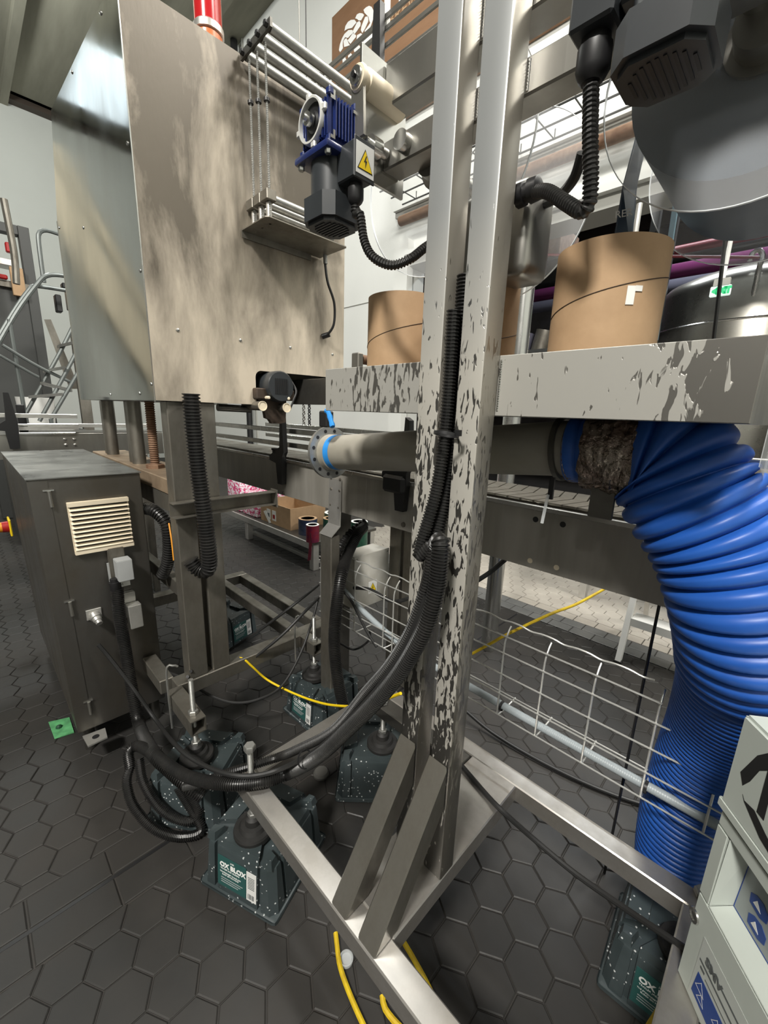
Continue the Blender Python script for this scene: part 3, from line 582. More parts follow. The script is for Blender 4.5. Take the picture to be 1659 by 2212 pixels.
# C-shaped channel bracket across the legs
g = G(); g.box(-1.455, -1.451, .455, .835, .985, 1.037); g.box(-1.4508, -1.415, .455, .835, .985, .988); g.box(-1.4508, -1.415, .455, .835, 1.034, 1.037); ch = part('channel_bracket', g, steel_dull, cb)
g = G(); g.box(-1.455, -1.41, .836, .840, .975, 1.045); part('end_lug', g, steel_dull, ch)
# roller rack on the front panel
rk = V(0, 0, 0)
g = G(); g.hexa([(-1.445, .772, 2.396), (-1.268, .772, 2.396), (-1.268, .780, 2.396), (-1.445, .780, 2.396), (-1.445, .772, 2.418), (-1.268, .772, 2.418), (-1.268, .780, 2.418), (-1.445, .780, 2.418)]); rack = part('roller_rack', g, steel_dark, cb)
for x in (-1.425, -1.378, -1.331, -1.284):
    g = G(); g.cyl((x, .781, 2.405), (x, 1.19, 2.405), .0135, n=16); part('roller', g, galv, rack)
    g = G(); hexbolt(g, (x, .772, 2.407), (0, -1, 0), .008, .010); part('bolt', g, black, rack)
g = G(); g.box(-1.445, -1.268, 1.19, 1.198, 2.385, 2.42); part('end_plate', g, steel_dark, rack)
for k, x in enumerate((-1.418, -1.372, -1.325)):
    y = .787 + .001 * k
    g = G(); g.tube([(x, y, 1.925), (x, y, 2.40)], .0042, 8, .0024, lambda i: (1, .78)[i % 2]); rd = part('threaded_rod', g, galv, rack)
    g = G(); g.lathe([(0, .009), (.008, .009)], (x, y, 2.28 - .015 * k), (0, 0, 1), 12); part('rod_collar', g, black, rd) if False else part('rod_collar', g, black, rack)
for k, x in enumerate((-1.425, -1.378, -1.331)):
    g = G(); g.box(x - .021, x + .021, .772, .806, 1.988, 2.018, .002); part('rod_block', g, steel_dull, rack)
    g = G(); g.cyl((x, .806, 2.002), (x, 1.12, 2.002), .012, n=14); part('roller', g, galv, rack)
    g = G(); g.cyl((x, .79, 1.93), (x, .79, 1.986), .009, n=12); part('spacer', g, alu, rack)
g = G(); g.prism([(0, 0), (.155, 0), (.165, .008), (.165, .315), (.158, .322), (0, .322)], (-1.446, .752, 1.925), (1, 0, 0), (0, 1, 0), (0, 0, .003)); g.box(-1.446, -1.442, .752, 1.03, 1.905, 1.925); part('drip_plate', g, steel_dull, rack)
# short black lead on the panel
g = G(); g.tube([(-1.4050, 1.0672, 1.9180), (-1.4050, 1.0694, 1.8885), (-1.4000, 1.0767, 1.8331), (-1.3950, 1.1048, 1.7641), (-1.4000, 1.1070, 1.6891), (-1.4250, 1.0963, 1.6522), (-1.4480, 1.0905, 1.6449)], .0048, 8, .008); ld = part('sensor_lead', g, cable_m, cb)
g = G(); g.cyl((-1.4050, 1.0672, 1.9306), (-1.4050, 1.0694, 1.8964), .008, n=10); part('lead_fitting', g, galv, ld)
g = G(); g.cyl((-1.4250, 1.1057, 1.6536), (-1.4480, 1.0859, 1.6442), .0105, n=12); part('lead_plug', g, black, ld)
# beacon on the roof
bp = V(*(-1.7112, 0.8000, 2.5853))
g = G(); g.cyl((bp.x, .8, 2.418), (bp.x, .8, 2.52), .03, n=16); bc = part('beacon', g, steel, cb, label='red and amber signal beacon on top of the cabinet')
for z0, z1, r_, m_ in ((2.52, 2.60, .045, orangelens), (2.60, 2.625, .05, alu), (2.625, 2.76, .045, redlens)):
    g = G(); g.lathe([(0, r_), (z1 - z0 - .006, r_), (z1 - z0, r_ * .9)], (bp.x, .8, z0), (0, 0, 1), 24); part('beacon_lens' if m_ is not alu else 'beacon_band', g, m_, bc)
# drive unit showing in the notch under the cabinet
du = None
o = V(*(-1.4000, 0.8624, 1.4341))
g = G(); g.lathe([(0, .028), (0, .052), (.006, .056), (.10, .056)], o, (-1, 0, 0), 24); du = part('drive_motor', g, motor_black, cb)
g = G(); 
for k in range(7): g.box(o.x, o.x + .002, o.y - .026 + k * .008, o.y - .0225 + k * .008, o.z - .028, o.z + .028)
part('fan_grille', g, black, du, kind='stuff')
g = G(); g.box(-1.56, -1.42, o.y - .09, o.y + .07, 1.385, 1.425, .004); part('drive_bracket', g, drive_rust, du)
g = G(); g.prism([(-.075, 0), (.045, 0), (.04, -.085), (.02, -.09), (-.02, -.09), (-.03, -.075), (-.045, -.07), (-.05, -.04)], (-1.44, o.y, 1.388), (0, 1, 0), (0, 0, 1), (-.02, 0, 0)); part('drive_plate', g, drive_rust, du)
g = G(); g.cyl((-1.425, o.y - .01, 1.42), (-1.425, o.y + .03, 1.42), .007); part('tie_rod', g, steel_bright, du)
for p, r1 in (((-1.4000, 0.7821, 1.3613), .0165), ((-1.4000, 0.8823, 1.3580), .0165)):
    p = V(*p); g = G(); g.lathe([(0, .004), (0, .0065), (.001, .0068), (-.004, .0072), (-.004, r1 - .001), (.002, r1), (0, r1 + .0012), (-.012, r1), (-.13, r1)], p, (1, 0, 0), 24); part('pinch_roller', g, steel_dull, du)
    g = G(); g.lathe([(0, r1 - .001), (.002, r1 - .001), (.002, r1 + .001), (-.003, r1 + .001)], p + V(.001, 0, 0), (1, 0, 0), 24); part('roller_rim', g, cream, du)
for p in ((-1.4000, 0.8092, 1.3917), (-1.4000, 0.8932, 1.3924)):
    g = G(); g.lathe([(-.05, .006), (0, .006), (.002, .0035)], p, (1, 0, 0), 14); part('roller_cap', g, cream, du)
g = G(); g.cyl((-1.5000, 0.6604, 1.3510), (-1.5000, 0.7852, 1.3483), .013); part('guide_bar', g, steel_dark, du)
g = G(); g.tube([(-1.4200, 0.9198, 1.4553), (-1.4000, 0.9267, 1.4214), (-1.4000, 0.9136, 1.3866), (-1.4100, 0.8984, 1.3429)], .004, 6); part('drive_lead', g, cable_m, du)
g = G(); g.box(-1.60, -1.595, .78, 1.0, 1.372, 1.489); part('interior_shade', g, black, cb)  # black sheet standing in for the shade inside the cabinet
g = G(); g.box((-1.5385, 1.0000, 1.4181)[0], -0.90, 1.0, 1.006, (-1.4295, 1.0000, 1.3741)[2], (-1.4279, 1.0000, 1.4720)[2], .001); part('bridge_plate', g, steel_dark, cb)
# ---------------------------------------------------------------- control cabinet with louvre
cc = thing('control_cabinet', (-2.26, 0.3, 0), 'low dull steel control cabinet with a cream louvre, beside the cabinet legs', 'cabinet')
FB, FT = (0.152, 0.463, 0.113), (0.126, 0.455, 1.10)
def face(s, z, dx=0.0):          # point on the leaning front face: s across (0 to 1), z up
    k = (z - FB[2]) / (FT[2] - FB[2]); a = FB[0] + (FT[0] - FB[0]) * k; b = FB[1] + (FT[1] - FB[1]) * k
    return V(-1.75 + dx, a + (b - a) * s, z)
def fbox(s0, s1, z0, z1, x0, x1, bev=0.0):
    g = G(); c = [face(s0, z0, x0), face(s0, z0, x1), face(s1, z0, x1), face(s1, z0, x0), face(s0, z1, x0), face(s0, z1, x1), face(s1, z1, x1), face(s1, z1, x0)]
    v = g.hexa(c)
    if bev: bmesh.ops.bevel(g.bm, geom=list({e for q in v for e in q.link_edges}), offset=bev, segments=2, affect='EDGES')
    return g
part('body', fbox(0, 1, .113, 1.10, -1.02, 0, .003), mat('dull_brushed_cabinet_steel', (0.17, 0.165, 0.155), 0.38, 0.8, (0.12, 0.108, 0.09), 4, (1, 1, .6), rvar=0.1), cc)
part('door_edge', fbox(-.004, .155, .12, 1.095, .0002, .0025), MATS['dull_brushed_cabinet_steel'], cc)
tp = part('lid', fbox(-.012, 1.012, 1.1005, 1.104, -1.03, .006), mat('scuffed_steel_lid', (0.20, 0.205, 0.20), 0.38, 0.8, (0.36, 0.36, 0.34), 5, (1, 1, 1), rvar=0.12), cc)
for z0 in (1.005, 0.60, 0.18):
    hp = [face(.155, z0), face(.155, z0 + .055)]
    g = G(); g.cyl(hp[0] + V(.006, 0, 0), hp[1] + V(.006, 0, 0), .0058, n=10); h_ = part('hinge', g, steel, cc)
    g = G(); g.box(-1.749, -1.744, hp[1].y - .016, hp[1].y + .014, hp[1].z - .0, hp[1].z + .0045); part('hinge_weld', g, steel_bright, h_)
lf = part('louvre', fbox(.277, .845, .825, 1.015, .0005, .006, .001), cream, cc, label='cream plastic ventilation louvre')
part('louvre_back', fbox(.30, .83, .84, 1.0, .0062, .0070), black, lf)
def slat(z0, z1):
    g = G(); c = [face(.285, z0, .0065), face(.285, z0, .021), face(.838, z0, .021), face(.838, z0, .0065), face(.285, z1, .0065), face(.285, z1 - .003, .0135), face(.838, z1 - .003, .0135), face(.838, z1, .0065)]
    g.hexa(c); return g
for k in range(10):
    z = .843 + k * .0158; part('slat', slat(z, z + .0075), cream, lf)
for s0, s1, z0, z1 in ((.277, .845, .999, 1.015), (.277, .845, .825, .842)):
    part('louvre_rim', fbox(s0, s1, z0, z1, .006, .018, .001), cream, lf)
# connectors on the front
part('connector_hood', fbox(.60, .755, .715, .795, .03, .085, .002), greybox, cc)
part('connector_base', fbox(.565, .73, .70, .83, .001, .028, .003), steel_dull, cc)
part('connector_lever', fbox(.545, .575, .70, .775, .012, .016), greybox, cc)
part('connector_base', fbox(.63, .78, .545, .645, .001, .028, .003), alu, cc)
part('connector_hood', fbox(.66, .80, .51, .605, .03, .07, .002), alu, cc)
part('connector_lever', fbox(.605, .635, .54, .60, .012, .016), greybox, cc)
tg = part('marker_tag', fbox(.575, .76, .665, .685, .001, .002), paper, cc)
text('tag_lettering', 'FILM', .014, ink_grey, face(.60, .669, .0022), (0, 1, 0.02), (0, 0, 1), tg)
q = face(.355, .585)
g = G(); g.box(-1.749, -1.745, q.y - .024, q.y + .024, q.z - .02, q.z + .02, .001); rc = part('round_connector', g, alu, cc)
g = G(); g.lathe([(0, .016), (.012, .016), (.013, .019), (.02, .019), (.022, .015), (.034, .014), (.036, .011), (.048, .011)], q + V(.004, 0, 0), (.85, .15, -.55), 20); part('coupling_ring', g, alu, rc)
# foot lug, side knob, isolator switch on the left side
g = G(); a = [(-1.7404, 0.1620, 0.1050), (-1.7320, 0.2344, 0.1050), (-1.6713, 0.2292, 0.1050), (-1.6679, 0.1665, 0.1050)]; g.hexa([V(*p) - V(0, 0, .006) for p in a] + [V(*p) for p in a]); lug = part('foot_lug', g, alu, cc)
g = G(); m_ = sum((V(*p) for p in a), V(0, 0, 0)) / 4; g.lathe([(0, .012), (.0008, .012)], m_, (0, 0, 1), 18); part('lug_hole', g, black, lug)
for x in (-2.70, -1.80):
    for y in (.19, .43):
        g = G(); g.cyl((x, y, 0), (x, y, .113), .02, n=14); part('leg', g, steel_dark, cc)
g = G(); g.cyl((-3.4011, 0.1400, -0.1742), V(*(-3.4011, 0.1400, -0.1742)) + V(0, -.025, 0), .012); part('side_knob', g, black, cc)
qs = V(*(-3.2405, 0.1180, 0.6273))
g = G(); g.box(qs.x - .03, qs.x + .09, .118, .128, qs.z - .05, qs.z + .05, .004); sw = part('isolator_switch', g, yellow, cc, label='yellow and red rotary isolator switch')
g = G(); g.lathe([(0, .033), (.03, .031)], (qs.x + .03, .118, qs.z), (0, -1, 0), 22); part('switch_ring', g, red, sw)
g = G(); g.lathe([(0, .03), (.02, .028)], (qs.x + .03, .088, qs.z), (0, -1, 0), 22); g.box(qs.x + .02, qs.x + .04, .05, .070, qs.z - .04, qs.z + .04, .004); part('switch_handle', g, orange, sw)
# ---------------------------------------------------------------- slat-chain conveyor
cv = thing('chain_conveyor', (-1.0, 1.15, 0), 'long steel slat-chain conveyor running behind the posts, with streaked side plates', 'conveyor')
Y0, Y1, ZB, ZT = 1.030, 1.300, 0.958, 1.128
for x0, x1 in ((-3.15, -1.105), (-1.1035, 0.75)):
    g = G(); g.box(x0, x1, Y0, Y0 + .004, ZB, ZT, .0008); part('side_plate', g, conv_m, cv)
    g = G(); g.box(x0, x1, Y1, Y1 + .004, ZB, ZT, .0008); part('side_plate', g, steel_dull, cv)
g = G(); g.box(-3.15, .75, Y0 - .012, Y0 - .0005, ZT - .010, ZT + .004, .002); part('wear_strip', g, steel_bright, cv)
g = G(); g.box(-3.15, .75, Y0 + .005, Y1 - .005, 1.00, 1.02); part('return_pan', g, steel_dark, cv)
x = -3.14
while x < 0.73:
    g = G(); g.prism([(0, 0), (.034, 0), (.060, .105), (.034, .21), (0, .21), (.026, .105)], (x, 1.055, ZT + .004), (1, 0, 0), (0, 1, 0), (0, 0, .006)); part('chain_slat', g, steel_dull, cv); x += .0381
for p in ((-0.4513, 1.0300, 1.0926), (-0.3801, 1.0300, 1.0941)):
    g = G(); g.lathe([(0, .0075), (.001, .0075)], p, (0, -1, 0), 14); part('bolt_hole', g, black, cv)
for p in ((-0.4527, 1.0300, 0.9777), (-0.3813, 1.0300, 0.9790)):
    g = G(); g.lathe([(0, .007), (.001, .007)], p, (0, -1, 0), 14); part('bolt_hole', g, cream, cv)
# legs, bent bracket plate, bolts
for x0, x1, y0, y1 in ((-1.318, -1.245, .976, 1.022), (-1.318, -1.245, 1.39, 1.44)):
    g = G(); g.box(x0, x1, y0, y1, 0, .865, .004); lg = part('leg', g, steel_dull, cv)
    g = G(); g.box(x0 - .004, x1 + .004, y0 - .004, y1 + .004, .0, .02); part('leg_shoe', g, steel_dark, lg)
g = G(); g.prism([(.976, .862), (1.022, .90), (1.0265, 1.09), (1.0235, 1.09), (1.018, .903), (.972, .865)], (-1.320, 0, 0), (0, 1, 0), (0, 0, 1), (.077, 0, 0)); br = part('bracket_plate', g, alu, cv, label='bent steel bracket plate')
for p in ((-1.3055, 1.0240, 1.0910), (-1.2499, 1.0240, 1.0910), (-1.3053, 1.0240, 1.0457), (-1.2522, 1.0240, 1.0462), (-1.3079, 1.0240, 0.9799), (-1.2571, 1.0240, 0.9757)):
    g = G(); g.lathe([(0, .006), (.004, .005), (.005, .002)], p, (0, -1, 0), 10); part('bolt', g, steel_dull, br)
for p in ((-1.6738, 1.0300, 0.9695), (-0.9120, 1.0300, 0.9797)):
    g = G(); g.lathe([(0, .009), (.006, .008)], p, (0, -1, 0), 10); part('bolt', g, steel_dull, cv)
jx = thing('junction_box', (-1.36, 1.27, 0.455), 'grey-white junction box with a yellow warning triangle under the conveyor', 'junction box')
g = G(); g.box(-1.23, -1.12, 1.395, 1.45, 0.0, .955, .003); part('leg', g, steel_dull, cv)
g = G(); g.box(-1.52, -1.45, 1.18, 1.26, 0, .955, .003); part('drive_leg', g, steel_dark, cv)
g = G(); g.box(-1.42, -1.318, 1.163, 1.377, .46, .715, .004); part('box_body', g, jbox_m, jx)
g = G(); g.box(-1.317, -1.308, 1.158, 1.382, .455, .720, .004, seg=2); jl = part('box_lid', g, jbox_m, jx)
for y in (1.172, 1.368):
    for z in (.47, .706):
        g = G(); g.lathe([(0, .005), (.002, .004)], (-1.308, y, z), (1, 0, 0), 10); part('lid_screw', g, steel, jl)
def warning(parent, o, u, w, s):
    """white sticker, yellow triangle with black edge and a bolt"""
    o, u, w = V(*o), V(*u).normalized(), V(*w).normalized(); n = u.cross(w)
    g = G(); g.prism([(-.52 * s, -.55 * s), (.52 * s, -.55 * s), (.52 * s, .62 * s), (-.52 * s, .62 * s)], o, u, w, n * .0004); a = part('warning_sticker', g, label_white, parent)
    g = G(); g.prism([(-.45 * s, -.38 * s), (.45 * s, -.38 * s), (0, .44 * s)], o + n * .0005, u, w, n * .0003); part('triangle_edge', g, ink_black, a) if parent.parent is None else part('triangle_edge', g, ink_black, parent)
    pr = a if parent.parent is None else parent
    g = G(); g.prism([(-.39 * s, -.345 * s), (.39 * s, -.345 * s), (0, .37 * s)], o + n * .0009, u, w, n * .0003); part('yellow_triangle', g, yellow, pr)
    g = G(); g.prism([(.03 * s, .20 * s), (-.09 * s, -.06 * s), (.0, -.04 * s), (-.02 * s, -.27 * s), (.09 * s, .02 * s), (.0, .0), (.07 * s, .20 * s)], o + n * .0013, u, w, n * .0003); part('bolt_symbol', g, ink_black, pr)
    return a
warning(jl, (-1.3078, 1.275, .545), (0, 1, 0), (0, 0, 1), .052)
g = G(); g.box(-1.449, -1.4205, 1.20, 1.24, .60, .64); part('box_mount', g, steel_dark, jx)
# guide rails and their black brackets
for nm, y, z, x0, x1 in (('guide_rail', 1.045, 1.258, -3.15, -0.62), ('guide_rail', 1.045, 1.196, -3.15, -0.62), ('guide_rail', 1.33, 1.262, -2.35, .75), ('guide_rail', 1.33, 1.20, -2.35, .75)):
    g = G(); g.box(x0, x1, y - .004, y + .004, z - .011, z + .011, .002); part(nm, g, steel_bright, cv)
def bracket(x, y, yside, parent=cv, zb=1.015):
    s = yside
    g = G(); g.prism([(-.018, 0), (.018, 0), (.026, .09), (.026, .13), (.040, .15), (.030, .30), (.012, .31), (.004, .17), (-.03, .155), (-.085, .125), (-.085, .105), (-.03, .095)], (x, y, zb), (1, 0, 0), (0, 0, 1), (0, s * .022, 0)); b_ = part('rail_bracket', g, black, parent, label='black plastic rail bracket')
    g = G(); g.lathe([(0, .016), (.012, .016), (.014, .020), (.022, .020)], (x - .045, y + s * .011, zb + .14), (0, 0, 1), 14); part('clamp_knob', g, black, b_)
    g = G(); hexbolt(g, (x, y, zb + .02), (0, -1, 0), .007, .004); part('bolt', g, galv, b_)
bracket(-1.665, 1.026, -1); bracket(-0.915, 1.026, -1, zb=1.03)
g = G(); g.box(-0.99, -0.89, .99, 1.026, 1.09, 1.15, .01); part('rail_bracket', g, black, cv)
# ---------------------------------------------------------------- grey pipe with flange
P0, P1 = V(-1.13, .885, 1.213), V(-.33, .885, 1.292); pd = (P1 - P0).normalized()
dp = thing('grey_pipe', P0, 'grey plastic pipe with a drilled loose flange and a blue tape band, under the tray', 'pipe')
g = G(); g.pipe(P0, P1, .057, .051, 40); part('pipe_body', g, pvc, dp)
fo = P0 - pd * .012
g = G(); g.lathe([(0, .054), (0, .088), (.012, .088), (.012, .054), (0, .054)], fo, pd, 48, False, False); fl = part('flange', g, galv, dp)
g = G(); g.lathe([(0, .062), (.022, .06), (.024, .057)], P0, pd, 40, True, True); part('stub_collar', g, pvc, dp)
u_ = pd.orthogonal().normalized(); w_ = pd.cross(u_)
for k in range(12):
    a = 2 * math.pi * k / 12
    g = G(); g.lathe([(0, .006), (.001, .006)], fo + (u_ * math.cos(a) + w_ * math.sin(a)) * .074 + pd * .0122, pd, 12); part('bolt_hole', g, black, fl)
g = G(); g.lathe([(0, .0574), (0, .0580), (.026, .0580), (.026, .0574)], P0 + pd * .027, pd, 40, False, False); part('tape_band', g, blue_tape, dp)
# ---------------------------------------------------------------- blue ribbed hose with foil joint
hs = thing('ribbed_hose', (-0.0300, 1.2800, 0.0803), 'big blue ribbed hose curving from the foil-taped pipe end to the floor', 'hose')
hp = [(-.33, .885, 1.292), (-.25, .89, 1.295), (-.17, .90, 1.285), (-0.1166, 0.8950, 1.2187), (-0.0626, 0.9000, 1.1452), (-0.0243, 0.9050, 1.0616), (-0.0015, 0.9400, 0.9687), (0.0047, 1.0300, 0.8416), (-0.0052, 1.1500, 0.6593), (-0.0210, 1.2220, 0.4722), (-0.0297, 1.2520, 0.3058), (-0.0260, 1.2700, 0.1625), (-0.0140, 1.2800, 0.0527)]
L_ = crom(hp, .0016); n_ = len(L_); HR = .098
def hr(i):
    s = i * .0016; t = min(1, max(0, (s - .085) / .06)); base = .066 + (HR - .066) * t * t * (3 - 2 * t)
    pit = .028 if s < .62 else .019; ph = (s % pit) / pit
    rib = (.010 if s < .62 else .006) * ((1 - abs(2 * ph / .84 - 1) ** 3) if ph < .84 else -.45 * math.sin(math.pi * (ph - .84) / .16)) * (0.3 + .7 * t)
    return (base + rib) / .1
g = G(); g.tube([p for p in L_], .1, 44, rf=hr, smooth=False); part('hose_wall', g, hose_m, hs, sharp=50)
fj = [V(-.295, .886, 1.294), V(-.25, .889, 1.295), V(-.195, .895, 1.288)]
rnd = random.Random(3)
g = G(); g.tube(fj, .077, 40, .005, lambda i: 1 + .008 * i + .04 * rnd.random()); fjo = part('foil_joint', g, foil, hs, label='crumpled silver foil tape wrapped round the joint')
for v in fjo.data.vertices: v.co += Vector((rnd.uniform(-.0035, .0035), rnd.uniform(-.0035, .0035), rnd.uniform(-.0035, .0035)))
for x in (-.352, -.325):
    g = G(); g.lathe([(0, .060), (0, .067), (.010, .067), (.010, .060), (0, .060)], (x, .885, 1.290), pd, 36, False, False); cl = part('hose_clamp', g, steel_dark if x < -.34 else foil, hs)
g = G(); g.box(-.345, -.335, .83, .836, 1.19, 1.235); part('clamp_tail', g, black, hs)
g = G(); g.tube([(-.342, .825, 1.20), (-.345, .82, 1.14)], .0035, 6, smooth=False); part('foil_drip', g, plasticclear, hs)
g = G(); g.box(-.27, -.225, .85, .856, 1.165, 1.235, .002); part('pipe_hanger', g, steel_dark, hs)
# ---------------------------------------------------------------- speckled rubber support blocks
def block_parts(t, loc, rz, lab=True, front=(0, -1)):
    M = Matrix.Translation(Vector(loc)) @ Matrix.Rotation(rz, 4, 'Z')
    def pf(w_, d_, z, gr): # outline with two grooves per long side and cut corners
        h, k = w_ / 2, d_ / 2; c = .018; q = .075
        return [(-h + c, -k), (-q - .006, -k), (-q - .005, -k + gr), (-q + .005, -k + gr), (-q + .006, -k), (q - .006, -k), (q - .005, -k + gr), (q + .005, -k + gr), (q + .006, -k), (h - c, -k),
                (h, -k + c), (h, -q - .006), (h - gr, -q - .005), (h - gr, -q + .005), (h, -q + .006), (h, q - .006), (h - gr, q - .005), (h - gr, q + .005), (h, q + .006), (h, k - c),
                (h - c, k), (q + .006, k), (q + .005, k - gr), (q - .005, k - gr), (q - .006, k), (-q + .006, k), (-q + .005, k - gr), (-q - .005, k - gr), (-q - .006, k), (-h + c, k),
                (-h, k - c), (-h, q + .006), (-h + gr, q + .005), (-h + gr, q - .005), (-h, q - .006), (-h, -q + .006), (-h + gr, -q + .005), (-h + gr, -q - .005), (-h, -q - .006), (-h, -k + c)]
    g = G(); R = []
    for w_, z, gr in ((.255, .012, .009), (.236, .150, .010), (.232, .155, .010)):
        R.append([g.bm.verts.new(M @ V(x, y, z)) for x, y in pf(w_, w_, z, gr)])
    n = len(R[0])
    for a, b in zip(R, R[1:]):
        for k in range(n): g.bm.faces.new((a[k], a[(k + 1) % n], b[(k + 1) % n], b[k]))
    g.bm.faces.new(R[0][::-1]); g.bm.faces.new(R[-1])
    bd = part('block_body', g, block_m, t, sharp=25)
    g = G(); g.box(-.135, .135, -.135, .135, 0, .013, .011, M, seg=2); part('base_flange', g, block_m, t)
    for sx in (-1, 1):
        for sy in (-1, 1):
            g = G(); g.hexa([M @ V(sx * a, sy * b, z) for a, b, z in ((.113, .113, .154), (.085, .113, .154), (.075, .075, .154), (.113, .085, .154), (.107, .107, .178), (.088, .107, .178), (.079, .079, .176), (.107, .088, .178))]); part('corner_lug', g, block_m, t)
    for k in range(4):
        M2 = M @ Matrix.Rotation(math.pi / 2 * k, 4, 'Z')
        g = G(); g.hexa([M2 @ V(a, b, z) for a, b, z in ((-.07, -.1135, .154), (.07, -.1135, .154), (.045, -.062, .154), (-.045, -.062, .154), (-.068, -.108, .172), (.068, -.108, .172), (.044, -.064, .170), (-.044, -.064, .170))]); part('top_rib', g, block_m, t)
    if lab:
        sl = math.atan2(.0095, .138); u = (M.to_3x3() @ V(1, 0, 0)); w_ = (M.to_3x3() @ V(0, math.sin(sl), math.cos(sl))); n_ = u.cross(w_)
        o = M @ V(-.067, -.1262, .032) + n_ * .001
        g = G(); g.prism([(0, 0), (.1, 0), (.1, .098), (0, .098)], o, u, w_, n_ * .0012); lb = part('paper_label', g, label_green, t, label='dark green label with white lettering')
        g = G(); g.prism([(.101, 0), (.134, 0), (.134, .092), (.101, .092)], o, u, w_, n_ * .0012); lw = part('barcode_label', g, label_white, t)
        o2 = o + n_ * .0012
        text('lettering', 'OX BLOX', .0205, ink_white, o2 + u * .008 + w_ * .066, u, w_, lb, bold=.0009)
        text('lettering', 'JACK', .006, ink_white, o2 + u * .045 + w_ * .086, u, w_, lb)
        text('lettering', 'TRAILER JACK BLOCKS', .0062, ink_white, o2 + u * .010 + w_ * .057, u, w_, lb, sx=1.05)
        text('lettering', 'THE STRONGEST TRAILER JACK', .0052, ink_white, o2 + u * .008 + w_ * .046, u, w_, lb)
        text('lettering', 'BLOCK ON THE MARKET', .0052, ink_white, o2 + u * .016 + w_ * .039, u, w_, lb)
        g = G()
        for k in range(3): g.prism([(.012, .028 - k * .007), (.088 - k * .008, .028 - k * .007), (.088 - k * .008, .030 - k * .007), (.012, .030 - k * .007)], o2, u, w_, n_ * .0004)
        part('fine_print', g, greybox, lb, kind='stuff')
        g = G()
        for a0, b0, a1, b1 in [(.106, .075 - k * .005, .128, .077 - k * .005) for k in range(8)] + [(.106 + k * .0032, .006, .1072 + k * .0032 + (k % 3) * .0006, .022) for k in range(7)]:
            g.prism([(a0, b0), (a1, b0), (a1, b1), (a0, b1)], o2, u, w_, n_ * .0004)
        part('barcode', g, ink_grey, lw, kind='stuff')
def block(x, y, rz, label, lab=True):
    t = thing('jack_block', (x, y, 0), label, 'support block', 'speckled rubber blocks under the machine feet')
    block_parts(t, (x, y, 0), math.radians(rz), lab); return t
block(-0.925, 0.478, 22, 'nearest dark speckled block with green label, under the near left frame corner')
block(-1.335, 1.005, 2, 'dark speckled block with green label beside the conveyor leg, crossed by yellow cable')
block(-2.235, 0.965, 108, 'small far dark speckled block with green label, behind the tall cabinet legs')
block(-0.930, 0.940, 45, 'unlabelled dark speckled block behind the left diagonal brace', False)
block(0.020, 1.050, 4, 'dark speckled block at lower right, its green label half hidden by the frame bar')
block(-1.280, 0.430, 38, 'dark speckled block under the coiled black conduits beside the control cabinet', False)
# ---------------------------------------------------------------- geared motors
def finned(g, x0, x1, y0, y1, z0, z1):
    g.box(x0, x1, y0, y1, z0, z1, .004)
gm = thing('gear_motor', (-.73, .572, 1.70), 'geared motor with a blue finned gearbox, hanging left of the posts', 'motor', 'geared film motors')
bx0, bx1, by0, by1, bz0, bz1 = -.777, -.685, .530, .597, 1.816, 1.897
g = G(); finned(g, bx0 + .008, bx1 - .008, by0 + .008, by1 - .002, bz0, bz1 - .004); gb = part('gearbox', g, blue, gm, label='blue cast gearbox with cooling fins')
for k in range(6):
    x = bx0 + .060 + k * .0075 if k < 4 else bx0 + .010 + (k - 4) * .007
    g = G(); g.box(x, x + .003, by0 + .001, by0 + .010, bz0 + .012, bz1 - .012); part('cooling_fin', g, blue, gb)
for k in range(7):
    y = by0 + .014 + k * .0072
    g = G(); g.box(bx1 - .010, bx1, y, y + .003, bz0 + .012, bz1 - .010); part('cooling_fin', g, blue, gb)
for x in (bx0, bx1 - .012):
    for y in (by0, by1 - .010):
        for z in (bz0, bz1 - .012):
            g = G(); g.box(x, x + .012, y, y + .010, z, z + .012, .002); part('mounting_lug', g, blue, gb)
for z in (bz0 + .004, bz1 - .019):
    for y in (by0 + .002, by1 - .013):
        g = G(); g.prism([(0, 0), (.010, 0), (.010, .014), (.006, .014), (.006, .005), (0, .005)], (bx1, y, z), (0, 1, 0), (0, 0, 1), (.0015, 0, 0)); part('machined_lug_face', g, steel_bright, gb)
fc = V(-.737, by0 + .006, 1.862)
g = G(); g.lathe([(0, .031), (0, .036), (.010, .036), (.0115, .035), (.0115, .0315), (.002, .031), (.002, .0)], fc, (0, -1, 0), 40, False, True); fr = part('output_flange', g, machined, gm)
for a in (100, 10, 190, 280):
    a = math.radians(a); c_ = fc + V(math.cos(a) * .039, -.0065, math.sin(a) * .039)
    g = G(); g.box(c_.x - .006, c_.x + .006, c_.y - .004, c_.y + .004, c_.z - .006, c_.z + .006, .002); part('flange_ear', g, machined, fr)
g = G(); g.lathe([(0, .0295), (.003, .0295), (.003, .017), (.007, .014), (.010, .014)], fc, (0, -1, 0), 30); part('seal_plate', g, black, fr)
g = G(); g.lathe([(.007, .011), (.018, .011), (.019, .006), (.025, .005)], fc, (0, -1, 0), 20); part('output_shaft', g, steel_bright, fr)
g = G(); g.box(-.783, -.680, .521, .622, 1.803, 1.8155, .004, seg=2); part('adapter_plate', g, blue, gm)
for x, y in ((-.773, .531), (-.690, .531), (-.690, .612)):
    g = G(); hexbolt(g, (x, y, 1.803), (0, 0, -1), .006, .007); part('bolt', g, steel_bright, gm)
g = G(); g.lathe([(0, .0405), (.06, .0405)], (-.73, .572, 1.743), (0, 0, 1), 40); part('motor_body', g, motor_black, gm)
